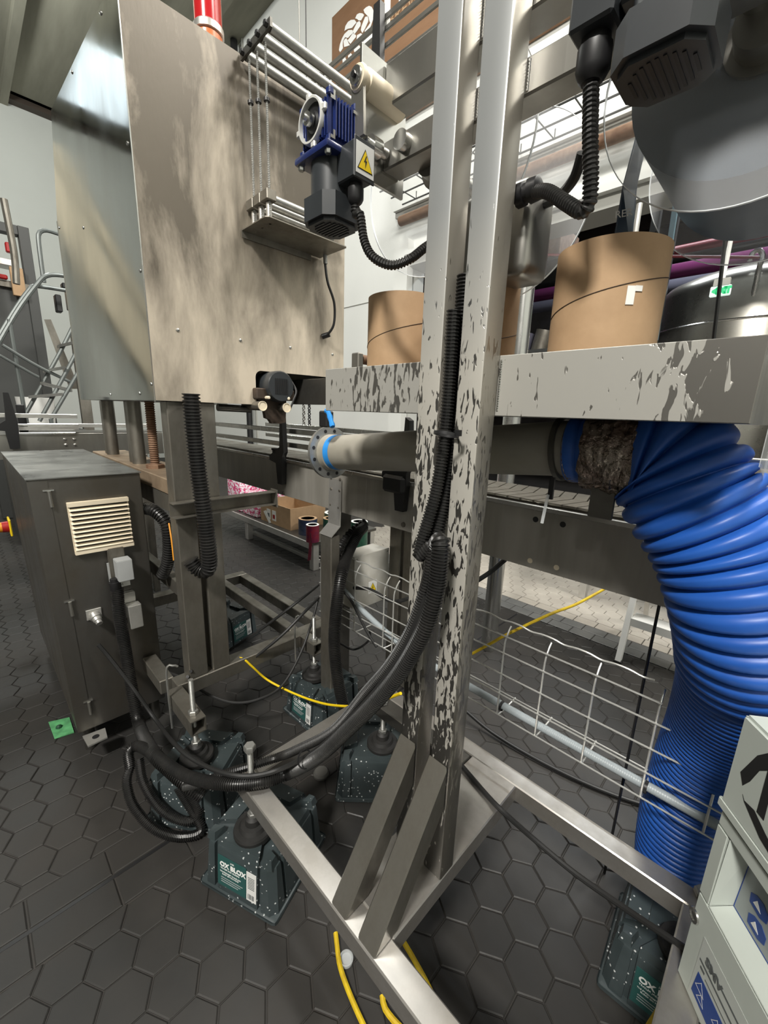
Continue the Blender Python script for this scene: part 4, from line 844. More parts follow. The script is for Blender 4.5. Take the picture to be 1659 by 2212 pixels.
cp = [(-.0435, -.027), (-.027, -.0435), (.027, -.0435), (.0435, -.027), (.0435, .027), (.027, .0435), (-.027, .0435), (-.0435, .027)]
def motor_cap(par, x, y, z0, z1, s=1.0, turn=False):
    g = G(); g.prism([(a * s, b * s) for a, b in cp], (x, y, z0 + .006), (1, 0, 0), (0, 1, 0), (0, 0, z1 - z0 - .006)); c_ = part('fan_cover', g, motor_black, par)
    g = G(); g.prism([(a * s * .86, b * s * .86) for a, b in cp], (x, y, z0), (1, 0, 0), (0, 1, 0), (0, 0, .006)); part('cover_base', g, motor_black, c_)
    for k in range(9):
        yy = (-.028 + k * .007) * s; hw = math.sqrt(max(0, .031 ** 2 - (yy / s) ** 2)) * s
        g = G(); g.box(*((x + yy - .0016 * s, x + yy + .0016 * s, y - hw, y + hw) if turn else (x - hw, x + hw, y + yy - .0016 * s, y + yy + .0016 * s)), z0 - .0012, z0 + .0005); part('cooling_slot', g, black, c_)
    return c_
motor_cap(gm, -.73, .572, 1.698, 1.744, 1.05)
g = G(); g.box(-.692, -.644, .553, .597, 1.757, 1.8145, .0025); jb = part('terminal_box', g, motor_black, gm)
g = G(); g.box(-.6438, -.6405, .5505, .5995, 1.7545, 1.8175, .0015); jd = part('box_lid', g, motor_black, jb)
warning(jb, (-.6402, .575, 1.7845), (0, 1, 0), (0, 0, 1), .041)
def gland(par, p, d, s=1.0):
    g = G(); g.lathe([(0, .016 * s), (.008 * s, .016 * s), (.009 * s, .019 * s), (.03 * s, .019 * s), (.038 * s, .015 * s), (.042 * s, .011 * s)], p, d, 12); return part('cable_gland', g, black, par)
gland(gm, (-.664, .575, 1.7565), (0, 0, -1), .78)
g = G(); g.corr([(-.664, .575, 1.726), (-.664, .575, 1.71), (-0.6531, 0.5770, 1.7047), (-0.6436, 0.5800, 1.6614), (-0.6239, 0.5850, 1.6315), (-0.5909, 0.6000, 1.6148), (-0.5639, 0.6200, 1.6242), (-0.5544, 0.6500, 1.6490), (-0.5450, 0.6800, 1.6704), (-0.5237, 0.7000, 1.6825)], .0085, .0056, .0018); part('motor_conduit', g, conduit, gm)
g = G(); g.lathe([(0, .009), (.012, .009), (.012, .016), (.035, .016), (.035, .010), (.055, .010)], (-.668, .598, 1.835), (0, 1, 0), 24); part('drive_shaft', g, steel_bright, gm)
# the nearer motor at the top right
g2 = thing('gear_motor', (-.18, .60, 1.72), 'big black motor at the top right, its vented end cap seen from below', 'motor', 'geared film motors')
mx, my = -.180, .600
motor_cap(g2, mx, my, 1.720, 1.768, 1.08, True)
g = G(); g.lathe([(0, .0405), (.13, .0405)], (mx, my, 1.767), (0, 0, 1), 40); part('motor_body', g, motor_black, g2)
g = G(); g.box(mx - .05, mx + .05, my - .05, my + .05, 1.897, 1.909, .004); part('adapter_plate', g, blue, g2)
g = G(); g.box(mx - .05, mx + .05, my - .05, my + .05, 1.9095, 2.0, .004); part('gearbox', g, blue, g2)
tb = V(*(-0.2601, 0.6000, 1.7945))
g = G(); g.box(tb.x - .026, tb.x + .024, tb.y - .024, tb.y + .030, tb.z, tb.z + .07, .003); part('terminal_box', g, motor_black, g2)
g = G(); g.box(tb.x + .0245, mx - .035, tb.y - .012, tb.y + .025, tb.z + .01, tb.z + .065, .003); part('box_neck', g, motor_black, g2)
gp = V(tb.x - .002, tb.y + .004, tb.z)
gland(g2, gp, (0, 0, -1), 1.05)
g = G(); g.corr([gp - V(0, 0, .042), (-0.2595, 0.6050, 1.7268), (-0.2550, 0.6050, 1.6913), (-0.2497, 0.6100, 1.6466), (-0.2503, 0.6150, 1.6228), (-0.2614, 0.6200, 1.6190), (-0.2861, 0.6300, 1.6377), (-0.3249, 0.6500, 1.6699), (-0.3575, 0.6700, 1.6876)], .0098, .0056, .002); part('motor_conduit', g, conduit, g2)
g = G(); g.tube([(-0.2866, 0.6600, 1.7092), (-0.3030, 0.6800, 1.6912), (-0.3434, 0.7200, 1.6931), (-0.3981, 0.7600, 1.7064)], .0075, 10); part('drive_cable', g, cable_m, g2)
# gland on the cover behind the right post
e = V(*(-0.3887, 0.6750, 1.6910)); g = G(); g.lathe([(0, .017), (.012, .017), (.013, .014), (.02, .014), (.021, .0175), (.035, .0165), (.038, .011)], e, (1, .0, .06), 12); part('cable_gland', g, black, st)
# ---------------------------------------------------------------- conduits and cables
def cond(pts, r, label, cat='conduit', pitch=.0056, group=None, name='corrugated_conduit', n=10):
    g = G(); g.corr([V(*p) for p in pts], r, pitch, r * .2, n)
    return single(name, g, conduit, pts[0], label, cat, group)
def cable(pts, r, m, label, cat='cable', name='cable', n=8):
    g = G(); g.tube([V(*p) for p in pts], r, n, .012); return single(name, g, m, pts[0], label, cat)
A = cond([(-.449, .638, 1.58), (-.449, .638, 1.45), (-.449, .636, 1.32), (-.449, .624, 1.22), (-.452, .592, 1.10), (-0.4136, 0.5660, 1.1341), (-0.4102, 0.5600, 1.0584), (-0.4167, 0.5550, 1.0034), (-0.4296, 0.5500, 0.9513), (-0.4700, 0.5450, 0.8611), (-0.5249, 0.5350, 0.7654), (-0.6071, 0.5200, 0.6434), (-0.6872, 0.5050, 0.5312), (-0.8303, 0.5149, 0.3680), (-0.8657, 0.4354, 0.3640), (-0.9335, 0.3628, 0.3600), (-1.0800, 0.3161, 0.3100), (-1.2509, 0.2911, 0.2700), (-1.3615, 0.2669, 0.2500), (-1.3770, 0.2396, 0.2350), (-1.3410, 0.2324, 0.2000)], .0168, 'thick corrugated black conduit sweeping from between the posts down to the coil', n=12)
cond([(-.448, .607, 1.52), (-.448, .607, 1.35), (-.450, .594, 1.22), (-.460, .566, 1.10), (-0.4333, 0.5700, 1.1197), (-0.4361, 0.5660, 1.0573), (-0.4494, 0.5620, 0.9933), (-0.4727, 0.5600, 0.9258), (-0.5178, 0.5560, 0.8383), (-0.5764, 0.5500, 0.7480), (-0.6794, 0.5400, 0.5873), (-0.8205, 0.5250, 0.4423), (-0.8856, 0.5049, 0.3850), (-0.9163, 0.4355, 0.3800), (-0.9527, 0.3849, 0.3650), (-1.0011, 0.3386, 0.3300), (-1.0811, 0.3135, 0.2700)], .0122, 'thinner corrugated black conduit lying above the thick one on the sweep')
cable([(-1.7200, 0.3140, 0.4332), (-1.7100, 0.2721, 0.3919), (-1.6800, 0.2997, 0.3239), (-1.6000, 0.3442, 0.2123), (-1.2344, 0.3300, 0.3087), (-1.1897, 0.3800, 0.2452), (-1.1010, 0.4300, 0.2186), (-0.9716, 0.4600, 0.2811), (-0.8370, 0.4900, 0.3852), (-0.7076, 0.5200, 0.5097), (-0.5880, 0.5350, 0.6591), (-0.5197, 0.5500, 0.7739), (-0.4699, 0.5600, 0.8812)][1:] if False else [(-1.7000, 0.2456, 0.4821), (-1.6800, 0.2755, 0.4149), (-1.6200, 0.3254, 0.2928), (-1.5200, 0.3666, 0.1864), (-1.2038, 0.3400, 0.3058), (-1.0758, 0.3554, 0.3300), (-0.9401, 0.3796, 0.3750), (-0.8740, 0.4271, 0.3850), (-0.8245, 0.4900, 0.4052), (-0.7075, 0.5200, 0.5292), (-0.5956, 0.5300, 0.6842), (-0.5293, 0.5450, 0.7913), (-0.4761, 0.5500, 0.8877), (-0.4475, 0.5550, 0.9678), (-0.4284, 0.5600, 1.0342)], .0068, cable_m, 'smooth black cable from the round silver connector joining the conduit sweep')
cond([(-1.7000, 0.3266, 0.6802), (-1.6900, 0.3213, 0.5762), (-1.6800, 0.3241, 0.4434), (-1.6400, 0.3218, 0.2836), (-1.5600, 0.3165, 0.1701), (-1.2921, 0.2891, 0.2600), (-1.1886, 0.3098, 0.2500), (-1.1246, 0.3331, 0.2300), (-1.0774, 0.3608, 0.2000)], .0215, 'corrugated conduit hanging from the grey plug on the control cabinet', pitch=.007, n=12)
q = face(.68, .715); g = G(); g.lathe([(0, .014), (.012, .014), (.013, .019), (.04, .019), (.045, .016)], (-1.7000, 0.3206, 0.7225), (.02, .05, -1), 18); single('conduit_gland', g, black, (-1.7000, 0.3206, 0.7225), 'black gland under the grey plug of the control cabinet', 'gland')
cond([(-1.3452, 0.2339, 0.2050), (-1.3251, 0.2148, 0.1700), (-1.2844, 0.2169, 0.1100), (-1.2210, 0.2492, 0.0500), (-1.1721, 0.2990, 0.0160), (-1.1329, 0.3488, 0.0160), (-1.1391, 0.3655, 0.0300), (-1.1804, 0.3527, 0.0800), (-1.2165, 0.3322, 0.1500)], .0150, 'coiled black conduit drooping lowest beside the front block')
cond([(-1.3336, 0.2569, 0.2250), (-1.2891, 0.2530, 0.1700), (-1.2290, 0.2763, 0.1000), (-1.1820, 0.3197, 0.0550), (-1.1604, 0.3576, 0.0500), (-1.1643, 0.3705, 0.0850), (-1.2052, 0.3505, 0.1600)], .0150, 'inner loop of coiled black conduit beside the front block')
cond([(-1.40, .533, 1.39), (-1.40, .533, 1.30), (-1.395, .536, 1.15), (-1.385, .542, 1.0), (-1.38, .546, .88), (-1.385, .546, .81), (-1.40, .535, .788), (-1.42, .515, .80), (-1.43, .50, .83)], .0275, 'fat black hose hanging between the two legs of the tall cabinet', pitch=.0105, n=14)
cond([(-1.8000, 0.4717, 0.9500), (-1.7400, 0.4920, 0.9453), (-1.7000, 0.5145, 0.9030), (-1.7000, 0.5200, 0.8258), (-1.7200, 0.5138, 0.7338), (-1.7500, 0.4969, 0.6688)], .024, 'short fat black hose leaving the right side of the control cabinet', pitch=.0105, n=14)
cond([(-1.3545, 1.2500, 0.8317), (-1.3171, 1.1800, 0.8201), (-1.2852, 1.1000, 0.7594), (-1.1973, 0.9900, 0.7099), (-1.1733, 0.9480, 0.6015), (-1.1817, 0.9440, 0.4571), (-1.1687, 0.9440, 0.3367), (-1.1422, 0.9480, 0.2188), (-1.1135, 0.9550, 0.1322)], .0245, 'corrugated grey-black conduit strapped to the conveyor leg', pitch=.0075, n=12)
cond([(-1.3826, 1.2900, 0.8458), (-1.4009, 1.2200, 0.8042), (-1.3994, 1.1500, 0.7400), (-1.4049, 1.1200, 0.6442), (-1.3992, 1.1000, 0.5141)], .022, 'second short conduit curving down behind the conveyor leg', pitch=.02)
for k, (pts, r, lb) in enumerate((
    ([(-1.4600, 0.4806, 0.3822), (-1.6498, 0.6600, 0.2720), (-1.4887, 0.7800, 0.4265), (-1.3846, 0.9000, 0.5555), (-1.4646, 1.0800, 0.5627)], .0062, 'upper black cable sagging from the cabinet legs to the wire tray'),
    ([(-1.4600, 0.4676, 0.3647), (-1.6662, 0.6200, 0.1843), (-1.5118, 0.7000, 0.2763), (-1.4070, 0.8200, 0.4069), (-1.3901, 0.9500, 0.4979), (-1.4649, 1.0800, 0.4970)], .0062, 'lower black cable sagging from the cabinet legs to the wire tray'),
    ([(-1.6000, 0.4293, 0.3348), (-1.5000, 0.4712, 0.3299), (-1.4919, 0.5500, 0.2282), (-1.4191, 0.6200, 0.1942), (-1.3595, 0.7000, 0.2033), (-1.3464, 0.8000, 0.2254), (-1.3857, 0.9200, 0.3086), (-1.4376, 1.0200, 0.4095), (-1.4722, 1.0800, 0.4944)], .0055, 'black cable drooping to the floor between the cabinet and the block'),
    ([(-1.3118, 1.0800, 0.5954), (-1.2445, 1.0900, 0.5503), (-1.1630, 1.1000, 0.4477), (-1.0896, 1.1000, 0.3929)], .006, 'black cable running inside the wire tray'),
    ([(-1.2648, 1.1200, 0.5996), (-1.1619, 1.1200, 0.6258), (-1.0584, 1.1400, 0.6062), (-0.9774, 1.1600, 0.6411), (-0.9083, 1.2000, 0.6961)], .008, 'black cable looping past the grey junction box'),
    ([(-1.3566, 1.1200, 0.2863), (-1.2799, 1.1400, 0.2817), (-1.2093, 1.1600, 0.3480), (-1.1964, 1.1600, 0.4111)], .005, 'short black cable loop behind the conveyor leg'),
    ([(-0.8609, 1.4385, 0.0500), (-0.7141, 1.4387, 0.0200), (-0.5280, 1.4493, 0.0120), (-0.3388, 1.4793, 0.0100), (-0.1789, 1.5306, 0.0100), (-0.0380, 1.6043, 0.0120)], .0075, 'black cable on the floor under the wire tray'),
    ([(-0.5443, 0.8963, 0.3600), (-0.5170, 0.8931, 0.3540), (-0.4199, 0.8653, 0.3520), (-0.3678, 0.8541, 0.3520), (-0.2953, 0.8881, 0.3000), (-0.1913, 0.8978, 0.2800), (-0.0798, 0.8881, 0.3000), (0.0264, 0.8540, 0.3520), (0.0422, 0.8537, 0.3550)], .0068, 'grey-black cable lying across the frame to the pale moulded box'),
    ([(-0.6710, 1.3200, 0.8525), (-0.7137, 1.3000, 0.7966), (-0.7440, 1.2600, 0.7614)], .009, 'thick black cable crossing below the conveyor right of the posts'),
    ([(-1.9000, 0.5292, 0.6021), (-1.8000, 0.5422, 0.6936), (-1.8500, 0.5621, 0.8012), (-1.9000, 0.5638, 0.8522)], .007, 'thin black cable looping beside the control cabinet'))):
    cable(pts, r, cable_m, lb)
for pts, r, m_, lb in (
    ([(-1.5164, 0.6700, 0.3294), (-1.4649, 0.6900, 0.3411), (-1.4467, 0.7200, 0.2997), (-1.4250, 0.7800, 0.2157), (-1.2891, 0.8300, 0.1974), (-1.1252, 0.8500, 0.2373), (-0.9499, 0.8400, 0.3333), (-0.8154, 0.8000, 0.4412), (-0.6511, 0.7600, 0.5961)], .0045, yellow, 'thin yellow cable draped over the base frame and the middle block'),
    ([(-0.6536, 1.1200, 0.5639), (-0.5946, 1.1300, 0.6250), (-0.5493, 1.1600, 0.6700), (-0.4601, 1.2500, 0.7427), (-0.4355, 1.4000, 0.7372), (-0.4030, 1.6000, 0.7497)], .0048, yellow_dirty, 'yellow cable coming over the wire tray right of the posts'),
    ([(-0.6243, 0.5089, 0.0120), (-0.6035, 0.4969, 0.0100), (-0.5710, 0.4782, 0.0090), (-0.5347, 0.4659, 0.0090), (-0.4887, 0.4555, 0.0090), (-0.4399, 0.4471, 0.0090)], .0062, yellow_dirty, 'twisted yellow cord on the floor beside the clear cap'),
    ([(-0.4721, 0.6062, 0.0500), (-0.4460, 0.6098, 0.0300), (-0.4060, 0.6084, 0.0120), (-0.3701, 0.5994, 0.0100), (-0.3275, 0.5880, 0.0100)], .0065, yellow_dirty, 'twisted yellow cord partly hidden under the near frame rail'),
    ([(-0.4530, 0.5126, 0.0120), (-0.4368, 0.5027, 0.0100), (-0.4135, 0.5017, 0.0100), (-0.3818, 0.5061, 0.0100)], .0068, yellow_dirty, 'twisted yellow cord at the bottom edge left of the rail'),
    ([(0.0351, 0.9147, 0.2400), (0.0285, 0.8660, 0.2200), (0.0071, 0.7736, 0.2000)], .0085, yellow_dirty, 'thick yellow cord beside the pale moulded box'),
    ([(-2.6650, 0.5600, 1.0545), (-2.6162, 0.6000, 1.0826), (-2.6467, 0.6600, 1.0875), (-2.6665, 0.7000, 1.0840)], .004, yellow, 'thin yellow cable over the tan deck plate'),
    ([(-1.6500, 0.5107, 0.9142), (-1.6200, 0.5053, 0.8485), (-1.6000, 0.5006, 0.7713)], .003, orange, 'thin orange-yellow lead beside the left cabinet leg')):
    cable(pts, r, m_, lb, name='yellow_cord')
# zip ties
for p, r, lb in (((-0.4258, 0.5800, 1.3214), .022, 'black zip tie round the conduits between the posts'), ((-0.4638, 0.5400, 0.7019), .0, ''), ((-0.7396, 0.5000, 0.4863), .022, 'black zip tie bundling the sweeping conduits')):
    if r:
        g = G(); d_ = V(-.8, -.1, -.5) if 'sweep' in lb else V(0, -.2, -1); g.lathe([(0, r - .002), (0, r), (.005, r), (.005, r - .002), (0, r - .002)], p, d_, 18, False, False); g.box(p[0] + r - .003, p[0] + r + .006, p[1] - .004, p[1] + .004, p[2] - .004, p[2] + .006); single('zip_tie', g, black, p, lb, 'zip tie')
# ---------------------------------------------------------------- wire cable tray
wt = thing('wire_cable_tray', (-0.7, 1.1, 0.41), 'galvanised wire basket tray running low behind the posts, holding a grey flexible conduit', 'cable tray')
wire = mat('bright_wire', (0.80, 0.80, 0.77), 0.3, 0.7)
X0, X1 = -1.49, 0.16
for z in (.410, .487, .558, .632, .690):
    g = G(); g.tube([(X0, 1.10, z), (X1 if z < .68 else -.115, 1.10, z)], .0026, 8, smooth=False); part('long_wire', g, wire, wt)
g = G(); pts = []
for k in range(15):
    x = X0 + .02 + k * .1; pts += [(x, 1.142, .716), (x + .035, 1.140, .722), (x + .07, 1.140, .722)]
g.tube([p for p in pts if p[0] < -.10], .0027, 8, .012); part('top_wire', g, wire, wt)
for y in (1.16, 1.22):
    g = G(); g.tube([(X0, y, .404), (X1, y, .404)], .0024, 8, smooth=False); part('long_wire', g, wire, wt)
hoops = [(-1.4848, 1.1000, 0.4597)[0], (-1.2415, 1.1000, 0.4597)[0], (-1.0638, 1.1000, 0.4894)[0], (-1.0113, 1.1000, 0.4910)[0], (-0.5335, 1.1000, 0.5160)[0], (-0.4044, 1.1000, 0.5065)[0], (-0.2673, 1.1000, 0.4984)[0], (-0.1196, 1.1000, 0.4844)[0], (0.0122, 1.1000, 0.5446)[0]]
for x in hoops:
    g = G(); g.tube([(x, 1.23, .40), (x, 1.19, .398), (x, 1.13, .398), (x, 1.107, .403), (x, 1.104, .42), (x, 1.104, .55), (x, 1.104, .64), (x, 1.108, .672), (x, 1.125, .70), (x, 1.142, .716)], .0028, 8, .012); part('hoop_wire', g, wire, wt)
g = G(); g.tube([(-1.38, 1.14, .56), (-1.2, 1.13, .50), (-.95, 1.125, .445), (-.62, 1.125, .432), (.16, 1.125, .432)], .0125, 14, .0018, lambda i: (1, 1, .965)[i % 3]); single('flexible_conduit', g, flexgrey, (-.6, 1.125, .432), 'grey ribbed flexible conduit lying in the wire basket tray', 'conduit')
for x in hoops[4::3]:
    g = G(); g.lathe([(-.004, .0145), (-.004, .016), (.004, .016), (.004, .0145), (-.004, .0145)], (x + .006, 1.121, .430), (1, 0, 0), 16, False, False); part('tray_tie', g, black, wt)
# ---------------------------------------------------------------- pale moulded box at the lower right
O, D, NN = V(.023, .81, 0), V(.6, -.8, 0), V(-.8, -.6, 0)
mb = thing('moulded_box', (.023, .81, .346), 'pale grey moulded box with lid, blue lettering and black brush marks, lower right', 'box')
def mp_(s, z, d=0.0): return O + D * s + V(0, 0, z) + NN * d
def mbox(s0, s1, z0, z1, d0, d1, bev=0.0, m=eq_white, name='panel', par=None):
    g = G(); c = [mp_(s0, z0, d0), mp_(s1, z0, d0), mp_(s1, z0, d1), mp_(s0, z0, d1), mp_(s0, z1, d0), mp_(s1, z1, d0), mp_(s1, z1, d1), mp_(s0, z1, d1)]
    v = g.hexa(c)
    if bev: bmesh.ops.bevel(g.bm, geom=list({e for q in v for e in q.link_edges}), offset=bev, segments=2, affect='EDGES')
    return part(name, g, m, par or mb)
SW = .42
mbox(0, SW, .346, .725, -.30, -.032, .004, name='box_body')
mbox(0, SW, .346, .545, -.0318, 0, .003, name='lower_wall')
mbox(0, SW, .695, .725, -.0318, 0, .003, name='upper_wall')
mbox(0, .026, .5452, .6948, -.0318, 0, .002, name='side_wall')
g = G(); c = [mp_(.0262, .5452, -.0318), mp_(SW, .5452, -.0318), mp_(SW, .5452, -.0005), mp_(.0262, .5452, -.0005), mp_(.034, .566, -.0316), mp_(SW, .566, -.0316), mp_(SW, .547, -.001), mp_(.028, .547, -.001)]; g.hexa(c); part('recess_slope', g, eq_white, mb)
g = G(); g.prism([(0, 0), (.036, .04), (.036, .10), (0, .098)], mp_(.028, .552, -.001), D, (0, 0, 1), NN * -.0008); 
g = G(); c = [mp_(.0268, .549, -.0008), mp_(.034, .567, -.0314), mp_(.040, .6945, -.0314), mp_(.030, .6945, -.0008)]; g.hexa([c[0], c[1], c[1] - D * .003, c[0] - D * .0001, c[3], c[2], c[2] - D * .003, c[3] - D * .0001]); part('recess_cheek', g, eq_white, mb)
g = G(); c = [mp_(.0355, .568, -.0312), mp_(SW, .568, -.0312), mp_(SW, .6945, -.0312), mp_(.0415, .6945, -.0312)]; g.hexa([p for p in c[:2]] + [p + NN * .001 for p in c[:2]][::-1] + [c[3], c[2], c[2] + NN * .001, c[3] + NN * .001]); sg = part('recess_sign', g, mat('grey_sign_plate', (.30, .33, .33), .3), mb)
g = G(); g.tube([mp_(.035, .567, -.0305), mp_(.041, .694, -.0305)], .0009, 6, smooth=False); g.tube([mp_(.035, .567, -.0305), mp_(SW, .567, -.0305)], .0009, 6, smooth=False); part('sign_edge', g, ink_blue, mb, kind='stuff')
# two heavy blue letter shapes turned on their side, only partly in view
for s0, z0 in ((.056, .610), (.062, .576)):
    g = G(); R1 = [(-.004, -.012), (.018, -.014), (.030, -.008), (.030, .006), (.018, .014), (.004, .012), (-.006, .004)]
    g.prism(R1, mp_(s0 + .006, z0 + .014, -.0300), D, (0, 0, 1), NN * .0006); lt = part('blue_letter', g, ink_blue, mb)
    g = G(); g.prism([(.002, -.005), (.018, -.006), (.008, .006)], mp_(s0 + .006, z0 + .014, -.0293), D, (0, 0, 1), NN * .0004); part('letter_counter', g, label_white, lt)
mbox(-.004, SW, .733, .908, -.305, .003, .005, name='lid')
mbox(-.006, SW, .728, .745, -.306, .005, .002, name='lid_rim')
mbox(0, SW, .7252, .732, -.30, -.004, 0, black, 'lid_gap')
g = G()
for poly in ([(.020, .818), (.030, .802), (.040, .820), (.050, .850), (.062, .862), (.075, .866), (.075, .895), (.058, .890), (.040, .868), (.028, .838)],
             [(.062, .87), (.075, .87), (.078, .79), (.064, .79)], [(.034, .79), (.040, .784), (.060, .788), (.085, .776), (.10, .770), (.10, .756), (.08, .760), (.058, .772), (.040, .782)]):
    g.prism(poly, mp_(0, 0, .0032), D, (0, 0, 1), NN * .0004)
part('brush_marks', g, ink_black, mb, kind='stuff')
hl = part('label_sheet', (lambda g: (g.prism([(.034, .353), (.30, .353), (.30, .49), (.036, .49)], mp_(0, 0, .0002), D, (0, 0, 1), NN * .0004), g)[1])(G()), mat('silver_label', (.50, .53, .50), .4), mb)
text('lettering', 'SMV', .022, ink_grey, mp_(.052, .455, .0008), D, (0, 0, 1), hl, bold=.001)
g = G(); g.prism([(.085, .462), (.16, .462), (.16, .466), (.085, .466)], mp_(0, 0, .0008), D, (0, 0, 1), NN * .0003); g.prism([(.040, .443), (.28, .443), (.28, .447), (.040, .447)], mp_(0, 0, .0008), D, (0, 0, 1), NN * .0003)
g.prism([(.045, .432), (.056, .432), (.056, .437), (.045, .437)], mp_(0, 0, .0008), D, (0, 0, 1), NN * .0003); g.prism([(.060, .428), (.14, .428), (.14, .430), (.060, .430)], mp_(0, 0, .0008), D, (0, 0, 1), NN * .0003); part('label_lines', g, ink_grey, hl, kind='stuff')
g = G(); g.prism([(.040, .370), (.26, .366), (.26, .420), (.044, .420)], mp_(0, 0, .0008), D, (0, 0, 1), NN * .0003); bl = part('blue_patch', g, ink_blue, hl)
g = G()
for s0, z0, k in ((.056, .400, .013), (.062, .384, .011), (.10, .398, .012)):
    for a in range(3):
        a0, a1 = math.radians(90 + 120 * a), math.radians(210 + 120 * a)
        p0, p1 = (s0 + k * math.cos(a0), z0 + k * math.sin(a0)), (s0 + k * math.cos(a1), z0 + k * math.sin(a1)); nx, ny = -(p1[1] - p0[1]) / k * .0005, (p1[0] - p0[0]) / k * .0005
        g.prism([p0, p1, (p1[0] + nx, p1[1] + ny), (p0[0] + nx, p0[1] + ny)], mp_(0, 0, .0012), D, (0, 0, 1), NN * .0002)
part('triangle_print', g, label_white, hl, kind='stuff')
g = G(); g.lathe([(0, .013), (.004, .012), (.005, .008), (.003, .006)], mp_(.006, .492, -.001), NN, 18); part('box_screw', g, steel_bright, mb)
# ---------------------------------------------------------------- small things on the floor
p = V(*(-0.5658, 0.4966, 0.0040)); g = G(); g.lathe([(0, .0165), (.004, .0175), (.010, .0175), (.011, .015), (.006, .013), (.005, .003)], (p.x, p.y, .0005), (0, 0, 1), 30); single('clear_cap', g, plasticclear, (p.x, p.y, 0), 'small clear round plastic cap beside the yellow cord on the floor', 'cap')
p = V(*(-1.0561, 0.7844, 0.0100)); g = G(); g.lathe([(0, .030), (.008, .030), (.016, .024), (.018, .012)], (p.x, p.y, 0), (0, 0, 1), 26); single('round_cap', g, mat('worn_grey_cap', (.10, .098, .09), .3), (p.x, p.y, 0), 'dark round cap with a bright glint on the floor behind the conduit sweep', 'cap')
a = [V(*q) for q in ((-1.9409, 0.0908, 0.0010), (-1.9300, 0.1543, 0.0010), (-2.0497, 0.1569, 0.0010), (-2.0690, 0.0869, 0.0010))]
g = G(); g.hexa(a + [q + V(0, 0, .002 + .004 * (k % 2)) for k, q in enumerate(a)]); tp_ = single('tape_piece', g, green_tape, a[0], 'crumpled piece of green tape on the floor left of the control cabinet', 'tape')
c_ = sum(a, V(0, 0, 0)) / 4; g = G(); g.lathe([(0, .012), (.006, .010), (.010, .004)], c_ + V(-.008, -.008, .004), (0, 0, 1), 9); part('tape_crumple', g, mat('dark_green_tape', (.015, .06, .03), .4), tp_)
# ---------------------------------------------------------------- hall behind: low bench, carton, film reels
tbn = thing('low_bench', (-3.4, 2.3, 0), 'low pale steel bench under the conveyor holding a carton and film reels', 'bench')
for x0, y0 in ((-4.0, 1.98), (-2.83, 1.98), (-4.0, 2.65), (-2.83, 2.65)):
    g = G(); g.box(x0, x0 + .06, y0, y0 + .06, 0, .235, .003); part('leg', g, alu, tbn)
g = G(); g.box(-4.6, -2.76, 1.96, 2.72, .235, .262, .003); part('bench_top', g, steel_dark, tbn)
g = G(); g.box(-4.6, -2.76, 1.945, 1.959, .205, .265, .003); part('front_rail', g, alu, tbn)
g = G(); g.box(-4.0, -2.83, 2.06, 2.10, .03, .065, .003); part('lower_rail', g, alu, tbn)
def carton(x0, x1, y0, y1, z0, z1, label, m=card, lid=False, group=None):
    t = thing('carton', ((x0 + x1) / 2, (y0 + y1) / 2, z0), label, 'carton', group); T = .006
    for nm, b in (('carton_base', (x0, x1, y0, y1, z0, z0 + T)), ('carton_wall', (x0, x1, y0, y0 + T, z0 + T, z1)), ('carton_wall', (x0, x1, y1 - T, y1, z0 + T, z1)), ('carton_wall', (x0, x0 + T, y0 + T, y1 - T, z0 + T, z1)), ('carton_wall', (x1 - T, x1, y0 + T, y1 - T, z0 + T, z1))):
        g = G(); g.box(*b); part(nm, g, m, t)
    if lid: g = G(); g.box(x0, x1, y0, y1, z1 + .0005, z1 + T); part('carton_top', g, m, t)
    return t
ct = carton(-3.72, -3.18, 2.02, 2.42, .263, .47, 'open brown carton with shipping stickers on the low bench')
for s0, z0 in ((-3.60, .30), (-3.50, .30)):
    g = G(); g.box(s0, s0 + .07, 2.0185, 2.0198, z0, z0 + .10); k = part('shipping_sticker', g, paper, ct)
    g = G(); g.box(s0 + .012, s0 + .05, 2.0175, 2.0184, z0 + .02, z0 + .06); part('sticker_mark', g, red if s0 > -3.55 else ink_grey, k)
g = G(); g.prism([(0, 0), (.10, -.10), (.14, -.09), (.05, .02)], (-3.66, 2.016, .36), (1, 0, 0), (0, 0, 1), (0, -.0015, 0)); part('loose_paper', g, paper, ct)
for k, (x0, z0, z1, lb) in enumerate(((-4.42, .263, .60, 'printed pink and white film pack at the left end of the low bench'), (-4.08, .263, .50, 'pink and violet film pack beside the open carton'))):
    g = G(); g.box(x0, x0 + .30, 2.0, 2.35, z0, z1, .02, seg=2); single('film_pack', g, pink_film, (x0 + .15, 2.17, z0), lb, 'film pack')
def reel(px, z0, r, h, m, rimm, label, y):
    t = thing('label_reel', (px, y, z0), label, 'film reel', 'film reels on the bench')
    g = G(); g.lathe([(0, .35 * r), (0, r), (h, r), (h, .35 * r)], (px, y, z0), (0, 0, 1), 28); part('reel_body', g, m, t)
    g = G(); g.lathe([(h, r * .98), (h + .004, r * .98), (h + .004, r * .72), (h - .02, r * .70)], (px, y, z0), (0, 0, 1), 28, True, True); part('reel_core', g, rimm, t)
    g = G(); g.lathe([(h - .021, r * .69), (h - .0195, r * .68)], (px, y, z0), (0, 0, 1), 24); part('core_hollow', g, beam_m, t); return t
reel(-3.02, .263, .085, .14, navy_film, card, 'dark navy film reel in front of the carton corner', 2.10)
reel(-2.98, .263, .10, .16, green_film, paper, 'green film reel with a wide white rim, rear of the bench', 2.38)
reel(-2.86, .263, .08, .15, green_film, card, 'green film reel with a brown core behind the bent bracket plate', 2.25)
